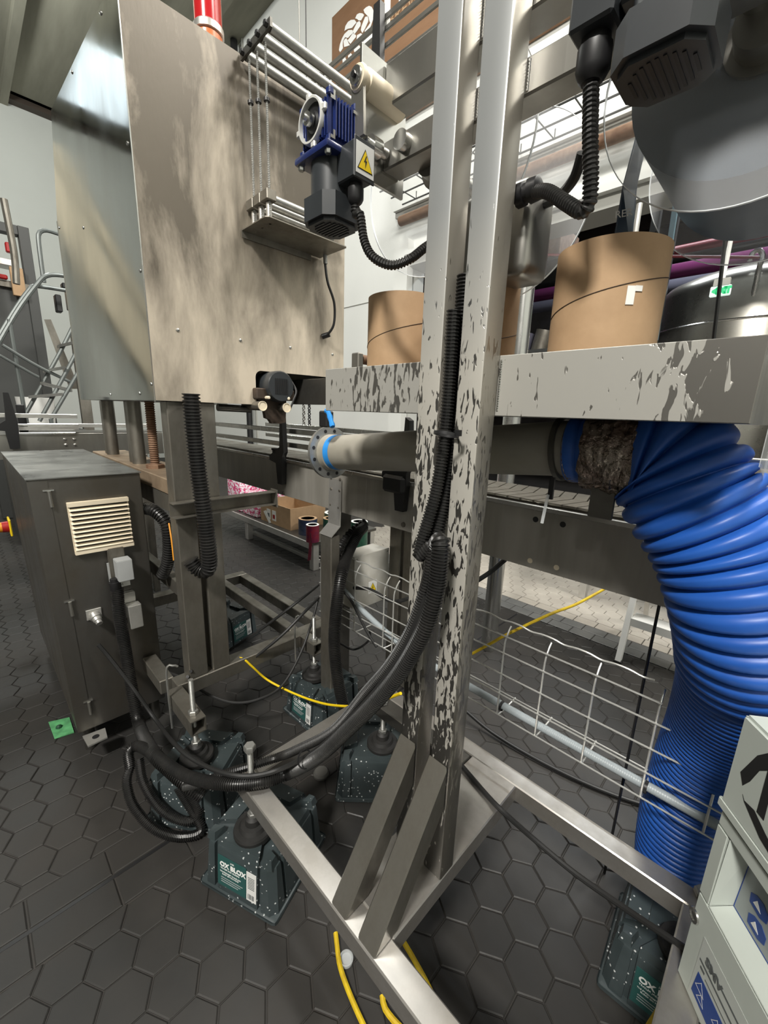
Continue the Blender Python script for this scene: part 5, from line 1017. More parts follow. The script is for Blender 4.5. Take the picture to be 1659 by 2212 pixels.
reel(-2.80, .263, .056, .145, dark_red_film, paper, 'dark red film reel with a white rim at the bench corner', 1.995)
reel(-2.60, .0, .075, .42, green_film, paper, 'tall dark film reel standing on the floor right of the bracket plate', 2.35)
g = G(); g.prism([(0, 0), (.05, .02), (.075, .20), (.06, .26), (.035, .26), (.02, .10)], (-2.79, 1.935, .10), (.9, 0, 0), (0, 0, 1), (0, -.002, 0)); single('red_film_tail', g, dark_red_film, (-2.77, 1.93, .10), 'loose tail of red film hanging off the bench corner', 'film')
# ---------------------------------------------------------------- step ladder and tanks at the right
lad = thing('step_ladder', (-.45, 2.6, 0), 'white step ladder with a curved handle, standing behind the blue hose', 'ladder')
ladder_m = mat('white_painted_metal', (.72, .72, .70), .4)
for dx in (0, .50):
    g = G(); a, b = V(-.50 + dx, 2.47, 0), V(-.50 + dx, 2.72, .98); g.hexa([a + V(-.014, -.02, 0), a + V(.014, -.02, 0), a + V(.014, .02, 0), a + V(-.014, .02, 0), b + V(-.014, -.02, 0), b + V(.014, -.02, 0), b + V(.014, .02, 0), b + V(-.014, .02, 0)]); part('front_rail', g, ladder_m, lad)
    g = G(); a, b = V(-.52 + dx, 3.14, 0), V(-.50 + dx, 2.76, .98); g.hexa([a + V(-.012, -.015, 0), a + V(.012, -.015, 0), a + V(.012, .015, 0), a + V(-.012, .015, 0), b + V(-.012, -.015, 0), b + V(.012, -.015, 0), b + V(.012, .015, 0), b + V(-.012, .015, 0)]); part('rear_rail', g, alu, lad)
    g = G(); g.box(-.52 + dx, -.48 + dx, 2.45, 2.49, 0, .02); part('rubber_foot', g, rubber, lad)
for z in (.25, .50, .75, .97):
    y = 2.47 + .25 * z / .98; g = G(); g.box(-.486, -.014, y - .01, y + .10, z, z + .02, .003); g.box(-.486, -.014, y - .014, y - .0105, z - .025, z + .02); part('step', g, ladder_m, lad)
h = [(-0.2014, 2.7500, 1.1415), (-0.2326, 2.7500, 1.2440), (-0.2759, 2.7500, 1.3110), (-0.3291, 2.7500, 1.3340), (-0.4484, 2.7500, 1.3333), (-0.5532, 2.7500, 1.3209), (-0.6006, 2.7500, 1.2671), (-0.6008, 2.7500, 1.1227)]
g = G(); g.tube([V(*q) for q in h], .018, 12, .02); part('hand_rail', g, ladder_m, lad)
rl2 = thing('rear_conveyor', (0, 3.3, 0), 'second steel conveyor far behind, right of the blue hose', 'conveyor')
za, zb_, zc = (-0.1421, 3.2000, 1.1658)[2], (-0.1325, 3.2000, 1.1137)[2], (-0.1165, 3.2000, 1.0272)[2]
for z0, z1, m_ in ((zb_ + .012, za, ladder_m), (zc + .03, zb_, steel_dull), (zc, zc + .025, alu)):
    g = G(); g.box(-1.2, 2.5, 3.2, 3.28, z0, z1, .004); part('side_rail', g, m_, rl2)
g = G(); g.box(-1.2, 2.5, 3.28, 3.7, zb_, zb_ + .02); part('belt', g, frame_dark, rl2)
for x in (-1.0, .6, 2.2):
    for y in (3.22, 3.6):
        g = G(); g.box(x, x + .05, y, y + .05, 0, zc, .003); part('leg', g, alu, rl2)
def tank(x, y, r, z0, zs, label, fit=True):
    t = thing('brewing_tank', (x, y, 0), label, 'tank', 'steel tanks in the rear hall')
    g = G(); g.lathe([(0, r * .98), (.02, r), (zs - z0, r), (zs - z0 + .06, r * .985), (zs - z0 + .13, r * .92), (zs - z0 + .20, r * .75), (zs - z0 + .27, r * .45), (zs - z0 + .30, r * .12)], (x, y, z0), (0, 0, 1), 56); part('vessel', g, tank_m, t)
    for k in range(4):
        a = math.pi / 4 + k * math.pi / 2; g = G(); g.cyl((x + r * .75 * math.cos(a), y + r * .75 * math.sin(a), 0), (x + r * .75 * math.cos(a), y + r * .75 * math.sin(a), z0 + .02), .05); part('leg', g, steel, t)
    g = G(); g.lathe([(0, r + .004), (.01, r + .012), (.02, r + .004)], (x, y, zs - .35), (0, 0, 1), 56, False, False); part('weld_band', g, steel_bright, t)
    return t
t1 = tank(-.62, 6.4, .92, .5, (-0.9881, 5.6000, 2.7010)[2], 'large domed steel tank behind the exit sign at the right')
f = V(*(-0.5891, 5.5500, 2.3742)); g = G(); g.lathe([(0, .10), (.10, .10), (.11, .085), (.14, .085), (.14, .05), (.08, .05)], f + V(0, .12, 0), (0, -1, -.1), 24); part('sample_port', g, steel_bright, t1)
g = G(); g.tube([f + V(.02, 0, .08), V(*(-0.5574, 5.4000, 2.7628)), V(*(-0.5491, 5.4000, 2.8567)), V(*(-0.5867, 5.4000, 2.9217)), V(*(-0.6313, 5.4000, 2.9008)), V(*(-0.6390, 5.4000, 2.8175))], .022, 10, .03); part('spray_pipe', g, steel_bright, t1)
tank(1.35, 6.8, 1.0, .6, 2.5, 'second steel tank at the far right behind the tray end')
tank(.65, 5.0, .55, .55, 1.75, 'shorter steel tank seen under the tray end')
# exit sign on a rod
ex = thing('exit_sign', (-0.5205, 3.4000, 2.1495), 'green and white exit sign hanging on a thin rod in front of the tank', 'sign')
q = [(-0.5656, 3.4000, 2.1200), (-0.4735, 3.4000, 2.1110), (-0.4744, 3.4000, 2.1777), (-0.5659, 3.4000, 2.1882)]; xa, xb, z0, z1 = q[0][0], q[1][0] + .01, q[0][2], q[2][2]
g = G(); g.box(xa, xb, 3.40, 3.425, z0, z1, .004); eb = part('sign_face', g, exit_m, ex)
text('lettering', '<EXIT', (z1 - z0) * .78, exit_green, (xa + .012, 3.399, z0 + (z1 - z0) * .24), (1, 0, 0), (0, 0, 1), eb, bold=.006, sx=(xb - xa) / (z1 - z0) / 2.35)
g = G(); g.box((xa + xb) / 2 - .04, (xa + xb) / 2 + .04, 3.395, 3.43, z1, z1 + .04); part('sign_canopy', g, grey_beam, ex)
g = G(); g.cyl(((xa + xb) / 2, 3.41, z1 + .04), ((xa + xb) / 2, 3.41, 6.98), .012, n=8); part('hanging_rod', g, paper, ex)
# pipes under the rear ceiling
for (p0, p1, y, r, m_, lb) in (((-1.7872, 7.4000, 3.4545), (-0.7585, 7.4000, 3.4938), 7.4, .14, purple, 'purple pipe under the rear hall ceiling'), ((-1.7143, 7.0000, 3.4854), (-0.7438, 7.0000, 3.5202), 7.0, .09, black, 'black pipe above the purple one in the rear hall'),
        ((-1.5777, 6.4000, 3.3656), (-0.6904, 6.4000, 3.3897), 6.4, .05, redpipe, 'dark red sprinkler pipe high in the rear hall'), ((-1.9026, 8.0000, 3.4454), (-0.7821, 8.0000, 3.4629), 8.0, .16, greypipe, 'grey violet pipe low in the rear hall')):
    z = (p0[2] + p1[2]) / 2; g = G(); g.cyl((-9, y, z), (4.4, y, z), r, n=20); single('ceiling_pipe', g, m_, (-2, y, z), lb, 'pipe')
# steel column, red cord, side clutter in the opening
sc_ = (-1.0909, 2.0500, 1.9333); g = G(); g.cyl((sc_[0], 2.05, 0), (sc_[0], 2.05, (-1.1256, 2.0500, 2.2242)[2]), .045, n=28); single('steel_column', g, steel_bright, (sc_[0], 2.05, 0), 'polished round steel column standing between the posts and the big cardboard core', 'column')
g = G(); g.tube([V(*(-2.7741, 3.9300, 2.9699)), V(*(-0.5153, 4.8400, 2.7019))], .012, 6, smooth=False); single('guide_rope', g, redpipe, (-2.7741, 3.9300, 2.9699), 'thin dark red cord stretched across the opening behind the cores', 'cord')
ra = V(*(-2.3742, 5.0000, 3.2531)); g = G(); g.box(ra.x - .28, ra.x + .12, 4.9, 5.4, ra.z - .16, ra.z + .16, .01); single('stored_crate', g, rust, (ra.x, 5.1, ra.z - .16), 'brown wooden crate high on the racking in the opening', 'crate')
rk2 = thing('storage_rack', (ra.x, 5.2, 0), 'dark storage rack in the opening behind the cardboard cores', 'rack')
for x in (ra.x - .7, ra.x + 1.0):
    for y in (4.85, 5.5):
        g = G(); g.box(x, x + .07, y, y + .07, 0, 4.6, .004); part('upright', g, frame_dark, rk2)
for z in (ra.z - .20, 2.1, 1.2, .3):
    g = G(); g.box(ra.x - .7, ra.x + 1.07, 4.85, 5.57, z, z + .035); part('shelf', g, grey_beam if z < 1.5 else frame_dark, rk2)
rb = random.Random(5)
for k in range(6):
    x = ra.x - .6 + k * .27; g = G(); g.tube([(x, 5.1, 2.136), (x + .05, 5.1, 2.3 + .1 * rb.random())], .09 + .03 * rb.random(), 12, smooth=False); single('wrapped_bundle', g, (paper, greypipe, steel_dull)[k % 3], (x, 5.1, 2.136), ('white', 'violet grey', 'dull grey')[k % 3] + ' wrapped bundle on the rear rack shelf, %s' % ('leftmost', 'second from left', 'third from left', 'fourth from left', 'fifth from left', 'rightmost')[k], 'bundle', 'bundles on the rear rack')
# ---------------------------------------------------------------- on the back wall
sb = thing('wall_sign', (-5.0740, 3.9700, 5.8055), 'brown board sign with a white woven cone emblem, high on the white wall', 'sign')
zt = (-5.0666, 3.9700, 6.0898)[2]; x0 = (-5.0740, 3.9700, 5.8055)[0]
g = G(); g.box(x0, x0 + 4.2, 3.96, 3.995, zt - 1.55, zt, .004); bd_ = part('sign_board', g, wood, sb)
# emblem: leaning white scales woven into a cone, each a thin raised piece on the board
for q in (
    [(-4.4804, 3.9585, 5.8582), (-4.4381, 3.9585, 5.8593), (-4.3865, 3.9585, 5.8467), (-4.3440, 3.9585, 5.8156), (-4.3181, 3.9585, 5.7752), (-4.3066, 3.9585, 5.7331), (-4.3148, 3.9585, 5.6920), (-4.3462, 3.9585, 5.6523), (-4.3733, 3.9585, 5.6980), (-4.3914, 3.9585, 5.7486), (-4.4269, 3.9585, 5.7847), (-4.4619, 3.9585, 5.8211)],
    [(-4.6255, 3.9585, 5.8525), (-4.5941, 3.9585, 5.8740), (-4.5500, 3.9585, 5.8641), (-4.4963, 3.9585, 5.8339), (-4.4668, 3.9585, 5.8049), (-4.4949, 3.9585, 5.7913), (-4.5210, 3.9585, 5.7811), (-4.5653, 3.9585, 5.8032), (-4.5929, 3.9585, 5.8314)],
    [(-4.8214, 3.9585, 5.8289), (-4.8030, 3.9585, 5.8688), (-4.7569, 3.9585, 5.8848), (-4.7017, 3.9585, 5.8762), (-4.6377, 3.9585, 5.8459), (-4.6011, 3.9585, 5.8024), (-4.6455, 3.9585, 5.7960), (-4.6813, 3.9585, 5.7893), (-4.7651, 3.9585, 5.8211)],
    [(-4.5920, 3.9585, 5.7979), (-4.5479, 3.9585, 5.7898), (-4.5276, 3.9585, 5.7611), (-4.5333, 3.9585, 5.7336), (-4.5898, 3.9585, 5.7159), (-4.6342, 3.9585, 5.7071), (-4.6661, 3.9585, 5.7514)],
    [(-4.5104, 3.9585, 5.7223), (-4.4771, 3.9585, 5.7545), (-4.4486, 3.9585, 5.7774), (-4.4058, 3.9585, 5.7605), (-4.3945, 3.9585, 5.7273), (-4.4015, 3.9585, 5.7057), (-4.4482, 3.9585, 5.6705), (-4.4945, 3.9585, 5.6490), (-4.5215, 3.9585, 5.6904)],
    [(-4.3885, 3.9585, 5.6690), (-4.3641, 3.9585, 5.6782), (-4.3431, 3.9585, 5.6508), (-4.3709, 3.9585, 5.6326), (-4.4298, 3.9585, 5.6176), (-4.4578, 3.9585, 5.6498)],
    [(-4.9247, 3.9585, 5.6899), (-4.9064, 3.9585, 5.7363), (-4.8679, 3.9585, 5.7775), (-4.8209, 3.9585, 5.7993), (-4.7458, 3.9585, 5.8001), (-4.6757, 3.9585, 5.7676), (-4.6581, 3.9585, 5.7320), (-4.7129, 3.9585, 5.7314), (-4.7538, 3.9585, 5.7277), (-4.8071, 3.9585, 5.7615), (-4.8489, 3.9585, 5.7438), (-4.8553, 3.9585, 5.7071), (-4.8477, 3.9585, 5.6719), (-4.9009, 3.9585, 5.6565)],
    [(-4.7346, 3.9585, 5.7109), (-4.6623, 3.9585, 5.7305), (-4.6104, 3.9585, 5.6877), (-4.6099, 3.9585, 5.6666), (-4.6605, 3.9585, 5.6562), (-4.7076, 3.9585, 5.6472), (-4.7612, 3.9585, 5.7101)],
    [(-4.5887, 3.9585, 5.6754), (-4.5206, 3.9585, 5.6617), (-4.4884, 3.9585, 5.6326), (-4.5088, 3.9585, 5.6180), (-4.5508, 3.9585, 5.6114), (-4.5950, 3.9585, 5.6343)],
    [(-4.2993, 3.9585, 5.7202), (-4.2665, 3.9585, 5.7082), (-4.2487, 3.9585, 5.6768), (-4.2477, 3.9585, 5.6538), (-4.2800, 3.9585, 5.6545), (-4.3139, 3.9585, 5.6676)],
    [(-4.5002, 3.9585, 5.5491), (-4.4709, 3.9585, 5.5619), (-4.4192, 3.9585, 5.5624), (-4.3428, 3.9585, 5.5630), (-4.2829, 3.9585, 5.5573), (-4.2987, 3.9585, 5.5327), (-4.3240, 3.9585, 5.5141), (-4.3778, 3.9585, 5.5006), (-4.4256, 3.9585, 5.4950), (-4.4814, 3.9585, 5.5156)],
    [(-4.8558, 3.9585, 5.5653), (-4.8347, 3.9585, 5.5737), (-4.8036, 3.9585, 5.5617), (-4.7837, 3.9585, 5.5245), (-4.7534, 3.9585, 5.4887), (-4.6925, 3.9585, 5.4662), (-4.7485, 3.9585, 5.4607), (-4.8116, 3.9585, 5.4668), (-4.8450, 3.9585, 5.5018)],
    [(-4.7503, 3.9585, 5.5529), (-4.6979, 3.9585, 5.5546), (-4.6682, 3.9585, 5.5192), (-4.6564, 3.9585, 5.4861), (-4.6964, 3.9585, 5.4866), (-4.7380, 3.9585, 5.5019)],
    [(-4.6432, 3.9585, 5.5684), (-4.6075, 3.9585, 5.5749), (-4.5569, 3.9585, 5.5662), (-4.5208, 3.9585, 5.5341), (-4.5055, 3.9585, 5.5115), (-4.5521, 3.9585, 5.5142), (-4.5878, 3.9585, 5.5210), (-4.6357, 3.9585, 5.5357)],
    [(-4.5733, 3.9585, 5.5045), (-4.5304, 3.9585, 5.5010), (-4.4986, 3.9585, 5.4950), (-4.4589, 3.9585, 5.4628), (-4.5024, 3.9585, 5.4618), (-4.5539, 3.9585, 5.4625)],
    [(-4.8373, 3.9585, 5.7365), (-4.8069, 3.9585, 5.7455), (-4.7807, 3.9585, 5.7389), (-4.7611, 3.9585, 5.7042), (-4.7415, 3.9585, 5.6709), (-4.7152, 3.9585, 5.6409), (-4.7679, 3.9585, 5.6540), (-4.8248, 3.9585, 5.6730)]):
    g = G(); g.poly3(q, (0, -.004, 0)); part('emblem_scale', g, ink_white, bd_)
text('lettering', 'H', .50, ink_white, (-3.9404, 3.9550, 5.5791), (1, 0, 0), (0, 0, 1), bd_, bold=.01)
text('lettering', 'BREW', .17, MATS['brown_cardboard'], (-4.0682, 3.9550, 5.4814), (1, 0, 0), (0, 0, 1), bd_)
# overhead guide rails crossing above the cabinet
oh = thing('overhead_rails', (-1.6964, 1.6000, 2.9643), 'pair of steel guide rails with a black bracket, high behind the geared motor', 'rail')
for px0, py0, px1, py1, hh in ((0, 0, 0, 0, .012),) * 0 + ((690, 150, 820, 62, .012), (735, 172, 940, 18, .010), (700, 215, 940, 60, .012)):
    pass
for (za_, hh) in (((-1.8932, 1.6000, 3.0706)[2], .012), ((-1.8230, 1.6000, 2.9657)[2], .010), ((-1.5486, 1.6000, 2.8922)[2], .008), ((-1.5299, 1.6000, 3.0281)[2], .010)):
    g = G(); g.box(-2.9, 1.2, 1.596, 1.606, za_ - hh, za_ + hh, .002); part('guide_rail', g, steel, oh)
bx = (-1.6744, 1.5850, 2.9463); g = G(); g.prism([(-.02, .16), (.02, .16), (.03, -.10), (.055, -.14), (.03, -.26), (.0, -.24), (-.03, -.16), (-.11, -.12), (-.11, -.08), (-.03, -.06)], bx, (1, 0, 0), (0, 0, 1), (0, -.03, 0)); part('rail_bracket', g, black, oh)
g = G(); g.cyl((bx[0], 1.62, bx[2] + .1), (bx[0], 1.62, 6.98), .014, n=8); part('hanger_rod', g, paper, oh)
# wire cable ladder and pipe on the upper wall at the right
cl_ = thing('wall_cable_ladder', (-1.7458, 3.7000, 3.6580), 'dark wire cable ladder along the upper white wall, right of the posts', 'cable tray')
zl = (-1.6130, 3.5500, 3.6030)[2]
for y, dz in ((3.45, 0), (3.62, 0), (3.80, 0), (3.45, .07)):
    g = G(); g.cyl((-3.6, y, zl + dz), (4.4, y, zl + dz), .008, n=6); part('long_wire', g, frame_dark, cl_)
for k in range(18):
    x = -3.4 + k * .30; g = G(); g.tube([(x, 3.45, zl + .07), (x, 3.45, zl - .004), (x, 3.80, zl - .004), (x, 3.80, zl + .07)], .006, 6, smooth=False); part('cross_wire', g, frame_dark, cl_)
g = G(); g.cyl((-3.6, 3.78, zl - .17), (4.4, 3.78, zl - .17), .05, n=14); single('wall_pipe', g, rust, (-1, 3.78, zl - .17), 'brown pipe running along the wall under the wire ladder', 'pipe')
# ---------------------------------------------------------------- far left: cross conveyor, stair ladder, dark machine frame
c2 = thing('cross_conveyor', (-3.2, .2, 0), 'steel conveyor with bright guide rails at the far left behind the control cabinet', 'conveyor')
X = -3.20
g = G(); g.box(X - .004, X, -1.6, 1.0, 1.02, 1.166, .001); sp_ = part('side_plate', g, steel, c2)
g = G(); g.box(X, X + .012, -1.6, .50, 1.158, 1.172, .002); part('wear_strip', g, steel_bright, c2)
g = G(); g.box(X - .25, X - .005, -1.6, 1.0, 1.165, 1.172); part('belt', g, steel_dark, c2)
for z, hh, xo in ((1.196, .010, .0), (1.216, .006, .002), (1.268, .012, .0)):
    g = G(); g.box(X - .006 + xo, X + .006 + xo, -1.6, .52, z - hh, z + hh, .002); part('guide_rail', g, alu, c2)
g = G(); g.box(X - .26, X - .25, -1.6, 1.0, 1.19, 1.215, .002); part('guide_rail', g, alu, c2)
for y, x_ in ((-1.4, X - .03), (.85, X - .03), (-1.4, X - .22), (.85, X - .22)):
    g = G(); g.box(x_, x_ + .04, y, y + .04, 0, 1.02, .002); part('leg', g, steel_dull, c2)
for p_ in ((-3.2000, 0.4420, 1.1297), (-3.2000, 0.4882, 1.1288), (-3.2000, 0.4426, 1.0958), (-3.2000, 0.4890, 1.0945)):
    g = G(); g.lathe([(0, .010), (.004, .009), (.008, .004)], p_, (1, 0, 0), 12); part('bolt', g, steel_bright, sp_)
b0 = (-3.1900, 0.1940, 1.1325)
g = G(); g.prism([(-.022, -.05), (.022, -.05), (.028, .05), (.03, .10), (.012, .26), (-.012, .26), (-.02, .11), (-.07, .075), (-.07, .055), (-.03, .05)], (-3.187, b0[1] + .01, b0[2]), (0, 1, 0), (0, 0, 1), (.02, 0, 0)); part('rail_bracket', g, black, c2)
g = G(); g.box(X - .12, X - .07, b0[1] + .05, b0[1] + .09, 1.17, 1.33, .004); part('rail_bracket', g, black, c2)
sl_ = thing('stair_ladder', (-5.0, .5, 0), 'grey tubular stair ladder with looped handrails at the far left', 'ladder')
XS = -5.0
def tubepx(pts, r, par, m, name, n=8):
    g = G(); g.tube([V(*q) for q in pts], r, n, .03); return part(name, g, m, par)
tubepx([(-5.0000, 0.2671, 1.7091), (-5.0000, 0.4998, 2.1211), (-5.0000, 0.6605, 2.3605), (-5.0000, 0.7272, 2.4349), (-5.0000, 0.8123, 2.4621), (-5.0000, 0.9315, 2.4667)], .018, sl_, frame_grey, 'hand_rail')
tubepx([(-5.3000, 0.2914, 1.7904), (-5.3000, 0.4949, 2.1454), (-5.3000, 0.6321, 2.3556), (-5.3000, 0.6834, 2.3939), (-5.3000, 0.9729, 2.4072)], .018, sl_, frame_grey, 'hand_rail')
tubepx([(-5.2000, 0.7322, 2.4187), (-5.2000, 0.7329, 2.6101), (-5.2000, 0.7393, 2.7915), (-5.2000, 0.7619, 2.8424), (-5.2000, 0.8105, 2.8640), (-5.2000, 0.8974, 2.8593)], .018, sl_, frame_grey, 'rail_loop')
tubepx([(-5.0000, 0.4312, 1.2339), (-5.0000, 0.7504, 1.8042), (-5.0000, 0.9079, 2.1084)], .016, sl_, frame_grey, 'stringer')
tubepx([(-4.8000, 0.5004, 1.1805), (-4.8000, 0.7739, 1.6743), (-4.8000, 0.8839, 1.8850)], .016, sl_, frame_grey, 'stringer')
tubepx([(-4.7000, 0.5718, 1.2048), (-4.7000, 0.7778, 1.5516), (-4.7000, 0.8846, 1.7395)], .016, sl_, frame_grey, 'stringer')
tubepx([(-4.9000, 0.3470, 1.8034), (-4.9000, 0.5552, 1.6578), (-4.9000, 0.8000, 1.5263)], .014, sl_, frame_grey, 'brace_tube')
tubepx([(-4.9500, 0.3108, 1.7292), (-4.9500, 0.4906, 1.6074), (-4.9500, 0.5795, 1.5518)], .012, sl_, frame_grey, 'brace_tube')
for a_, b_ in (((-4.9000, 0.4710, 1.3929), (-4.7000, 0.6799, 1.4265)), ((-4.9500, 0.6084, 1.6259), (-4.7500, 0.7312, 1.6596)), ((-5.0000, 0.7468, 1.8600), (-4.8000, 0.8756, 1.9036)), ((-4.9000, 0.5697, 1.5178), (-4.7000, 0.7507, 1.4623))):
    a_, b_ = V(*a_), V(*b_); g = G(); g.hexa([a_ + V(-.1, 0, -.018), b_ + V(-.1, 0, -.018), b_ + V(.02, 0, -.018), a_ + V(.02, 0, -.018), a_ + V(-.1, 0, .006), b_ + V(-.1, 0, .006), b_ + V(.02, 0, .006), a_ + V(.02, 0, .006)]); part('step', g, galv, sl_)
for q in ((-5.0000, 0.4312, 1.2339), (-4.7000, 0.5718, 1.2048), (-5.0000, 0.4273, 2.0273)):
    g = G(); g.cyl((q[0], q[1], 0), q, .016, n=8); part('ladder_leg', g, frame_grey, sl_)
pf_ = thing('machine_frame', (-6.4, .3, 0), 'dark machine frame with red guards and mesh panels behind the stair ladder', 'machine frame')
XF = -6.4
def fb(p0, p1, dx, m, name):   # box between two corner points on the plane x = XF
    g = G(); g.box(XF - dx, XF, min(p0[1], p1[1]), max(p0[1], p1[1]), min(p0[2], p1[2]), max(p0[2], p1[2]), .004); return part(name, g, m, pf_)
g = G(); g.box(XF - .12, XF, (-6.4000, 0.7386, 3.1506)[1], (-6.4000, 0.8342, 3.1789)[1], 0, (-6.4000, 0.8279, 3.1904)[2], .004); part('upright', g, frame_dark, pf_)
g = G(); g.box(XF - .12, XF, 0.2, (-6.4000, 0.7386, 3.1506)[1] - .001, (-6.4000, 0.6272, 3.0960)[2], (-6.4000, 0.6394, 3.1864)[2], .004); part('cross_beam', g, frame_dark, pf_)
g = G(); g.box(XF - .3, XF - .02, 0.2, (-6.4000, 0.8077, 2.2120)[1] - .03, 0, (-6.4000, 0.5616, 2.6080)[2], .004); part('guard_panel', g, frame_dark, pf_)
g = G(); g.box(XF - .2, XF + .03, 0.2, (-6.4000, 0.7742, 2.2065)[1], (-6.4000, 0.5901, 2.5413)[2], (-6.4000, 0.5989, 2.6073)[2], .004); part('cross_beam', g, steel_dull, pf_)
g = G(); g.box(XF - .2, XF + .01, 0.2, (-6.4000, 0.6834, 2.8453)[1], (-6.4000, 0.5829, 2.7662)[2], (-6.4000, 0.5916, 2.8308)[2], .004); part('cross_beam', g, alu, pf_)
for a_, b_ in (((-6.3000, 0.6054, 2.9792), (-6.3000, 0.6510, 2.8826)), ((-6.3000, 0.6652, 3.0177), (-6.3000, 0.6916, 2.7372)), ((-6.3000, 0.4894, 2.6533), (-6.3000, 0.5850, 2.6090))):
    g = G(); g.box(XF + .02, XF + .08, min(a_[1], b_[1]), max(a_[1], b_[1]), min(a_[2], b_[2]), max(a_[2], b_[2]), .01); part('red_guard', g, red, pf_)
q = (-6.3500, 0.6691, 2.6507); g = G(); g.box(XF + .03, XF + .09, q[1] - .06, q[1] + .05, (-6.3500, 0.6443, 2.4616)[2], (-6.3500, 0.6814, 2.7444)[2], .004); part('card_panel', g, card, pf_)
g = G(); g.tube([V(*(-5.9000, 0.6101, 3.2469)), V(*(-5.9000, 0.6240, 2.7891)), V(*(-5.9000, 0.6029, 2.4694))], .03, 10, .05); part('lean_pole', g, steel_dull, pf_)
q = [(-6.2000, 0.5425, 2.1462), (-6.2000, 0.6155, 2.1580), (-6.2000, 0.6323, 1.1825), (-6.2000, 0.5594, 1.1812)]
mt_ = V(*(-5.6000, 0.9633, 2.4102)); dk_ = thing('picker_head', mt_, 'dark red and black gripper parts left of the tall cabinet edge', 'machine part')
for dx, dy, dz, sx, sz_, m_ in ((0, 0, 0, .10, .10, red), (.02, -.05, .05, .12, .05, black), (0, -.02, -.14, .06, .22, steel), (.02, -.12, -.18, .05, .16, black), (0, .0, -.33, .16, .08, steel_dark)):
    g = G(); g.box(mt_.x + dx, mt_.x + dx + .1, mt_.y + dy, mt_.y + dy + sx, mt_.z + dz, mt_.z + dz + sz_, .008); part('gripper_part', g, m_, dk_)
g = G(); g.box(mt_.x, mt_.x + .06, mt_.y - .02, mt_.y + .08, 0, mt_.z - .33, .004); part('support_post', g, steel_dull, dk_)
g = G(); g.hexa([V(-5.9, *(-5.9000, 0.7854, 2.1967)[1:]), V(-5.9, *(-5.9000, 0.8447, 2.2067)[1:]), V(-5.85, *(-5.8500, 0.8375, 2.1994)[1:]), V(-5.85, *(-5.8500, 0.7788, 2.1895)[1:])][::1] + [V(-5.9, *(-5.9000, 0.9223, 1.4997)[1:]), V(-5.9, *(-5.9000, 1.0166, 1.5057)[1:]), V(-5.85, *(-5.8500, 1.0080, 1.5043)[1:]), V(-5.85, *(-5.8500, 0.9144, 1.4985)[1:])]); part('slanted_beam', g, steel_dull, dk_)
q = (-5.4000, 0.5564, 1.2489); g = G(); g.lathe([(0, .13), (.30, .15), (.30, .14), (.02, .12)], (-5.4, q[1], q[2] - .16), (0, 0, 1), 20); wb = single('white_bucket', g, paper, (-5.4, q[1], q[2] - .16), 'white bucket on the ladder base behind the far left rails', 'bucket')
g = G(); g.box(-5.7, -5.1, q[1] - .3, q[1] + .35, 0, q[2] - .1605, .004); single('equipment_base', g, frame_dark, (-5.4, q[1], 0), 'dark cabinet base carrying the white bucket at far left', 'cabinet')
# hanging clutter seen under the cabinet: chains, rag, dark box
for k, px in enumerate((656, 668)):
    p0 = V(*(-3.5011, 2.4000, 1.3983)) if k == 0 else V(*(-3.4081, 2.4000, 1.3993)); g = G()
    for j in range(9):
        g.lathe([(-.005, .010), (-.005, .016), (.005, .016), (.005, .010), (-.005, .010)], p0 - V(0, 0, .026 * j), (1, 0, 0) if j % 2 else (0, 1, 0), 10, False, False)
    g.cyl(p0, (p0.x, p0.y, 6.99), .004, n=6)
    single('hanging_chain', g, (steel, black)[k], p0, ('silver', 'black')[k] + ' link chain hanging behind the conveyor rails', 'chain')['kind'] = 'stuff'
p0 = V(*(-1.0533, 0.8000, 1.3270)); g = G(); g.box(p0.x - .02, p0.x + .02, .79, .82, p0.z - .025, 1.3515, .004); bk_ = single('sensor_box', g, black, p0, 'small black box hanging under the tray left end', 'box')
p0 = V(*(-0.9354, 0.7200, 1.3509)); g = G(); g.tube([V(p0.x - .006, .72, 1.352), p0, p0 + V(.008, 0, -.012), p0 + V(.03, -.005, -.045)], .008, 8, .008, lambda i: 1 - .1 * (i % 3)); single('blue_rag', g, blue_tape, p0, 'blue rag tied under the left end of the tray', 'rag')
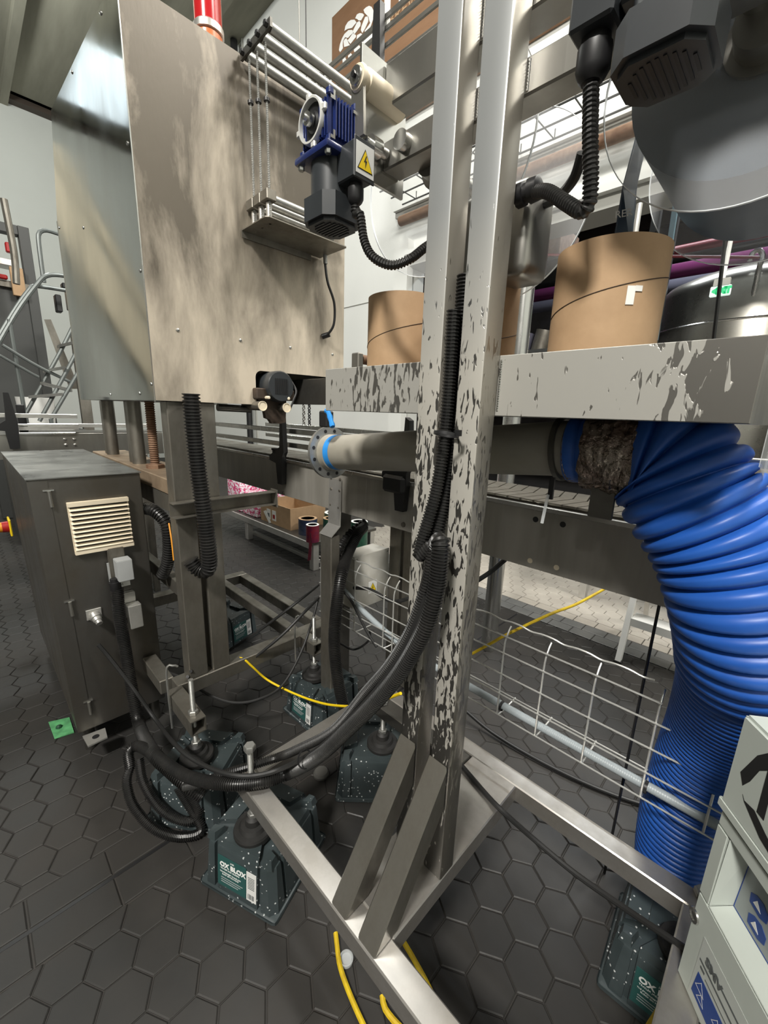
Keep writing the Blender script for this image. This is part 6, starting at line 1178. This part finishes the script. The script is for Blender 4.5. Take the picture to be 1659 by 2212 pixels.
# small roller at the left end of the tray and the plastic sheet at its right end
p0 = V(*(-0.9067, 0.8000, 1.4941)); g = G(); g.box(p0.x - .015, p0.x + .015, .79, .81, 1.357, p0.z + .015, .003); sr = part('roller_bracket', g, steel, st)
g = G(); g.cyl((p0.x, .812, p0.z), (p0.x, .88, p0.z), .013, n=14); part('small_roller', g, rust, sr)
g = G(); pl = [V(-.030, .70, 1.46), V(-.028, .80, 1.44), V(-.03, .90, 1.42), V(-.02, .98, 1.40)]
for a_, b_ in zip(pl, pl[1:]):
    g.hexa([a_ + V(0, 0, -.16 + .05 * (a_.y - .7) / .3), b_ + V(0, 0, -.16 + .05 * (b_.y - .7) / .3), b_ + V(.001, 0, -.16), a_ + V(.001, 0, -.16), a_, b_, b_ + V(.001, 0, 0), a_ + V(.001, 0, 0)])
single('plastic_sheet', g, plasticclear, pl[0], 'crumpled clear plastic sheet hanging off the right end of the tray', 'sheet')

# inclined duct by the left wall: it shows only as the slanting cream band in the polished cabinet side
g = G(); a_, b_ = V(-11.0, -.7, 5.9), V(-11.0, -3.1, 1.2)
for off, w_, m_ in ((0, .34, cream), (-.62, .10, cream)):
    pass
u_ = (b_ - a_).normalized(); n_ = V(0, -u_.z, u_.y)
for k, (o0, o1) in enumerate(((-.55, -.38), (-.25, .30))):
    g = G(); g.hexa([a_ + n_ * o0 + V(-.2, 0, 0), a_ + n_ * o1 + V(-.2, 0, 0), a_ + n_ * o1, a_ + n_ * o0, b_ + n_ * o0 + V(-.2, 0, 0), b_ + n_ * o1 + V(-.2, 0, 0), b_ + n_ * o1, b_ + n_ * o0])
    if k == 0: idt = thing('inclined_duct', (-11.0, -3.1, 0), 'cream inclined duct by the left wall, seen mirrored in the polished cabinet side', 'duct')
    part('duct_channel', g, cream, idt)
g = G(); g.box(-11.15, -11.05, -3.2, -3.0, 0, 1.4); part('duct_leg', g, frame_grey, idt)
g = G(); g.box(-11.15, -11.05, -1.1, -1.0, 0, 5.2); part('duct_leg', g, frame_grey, idt)
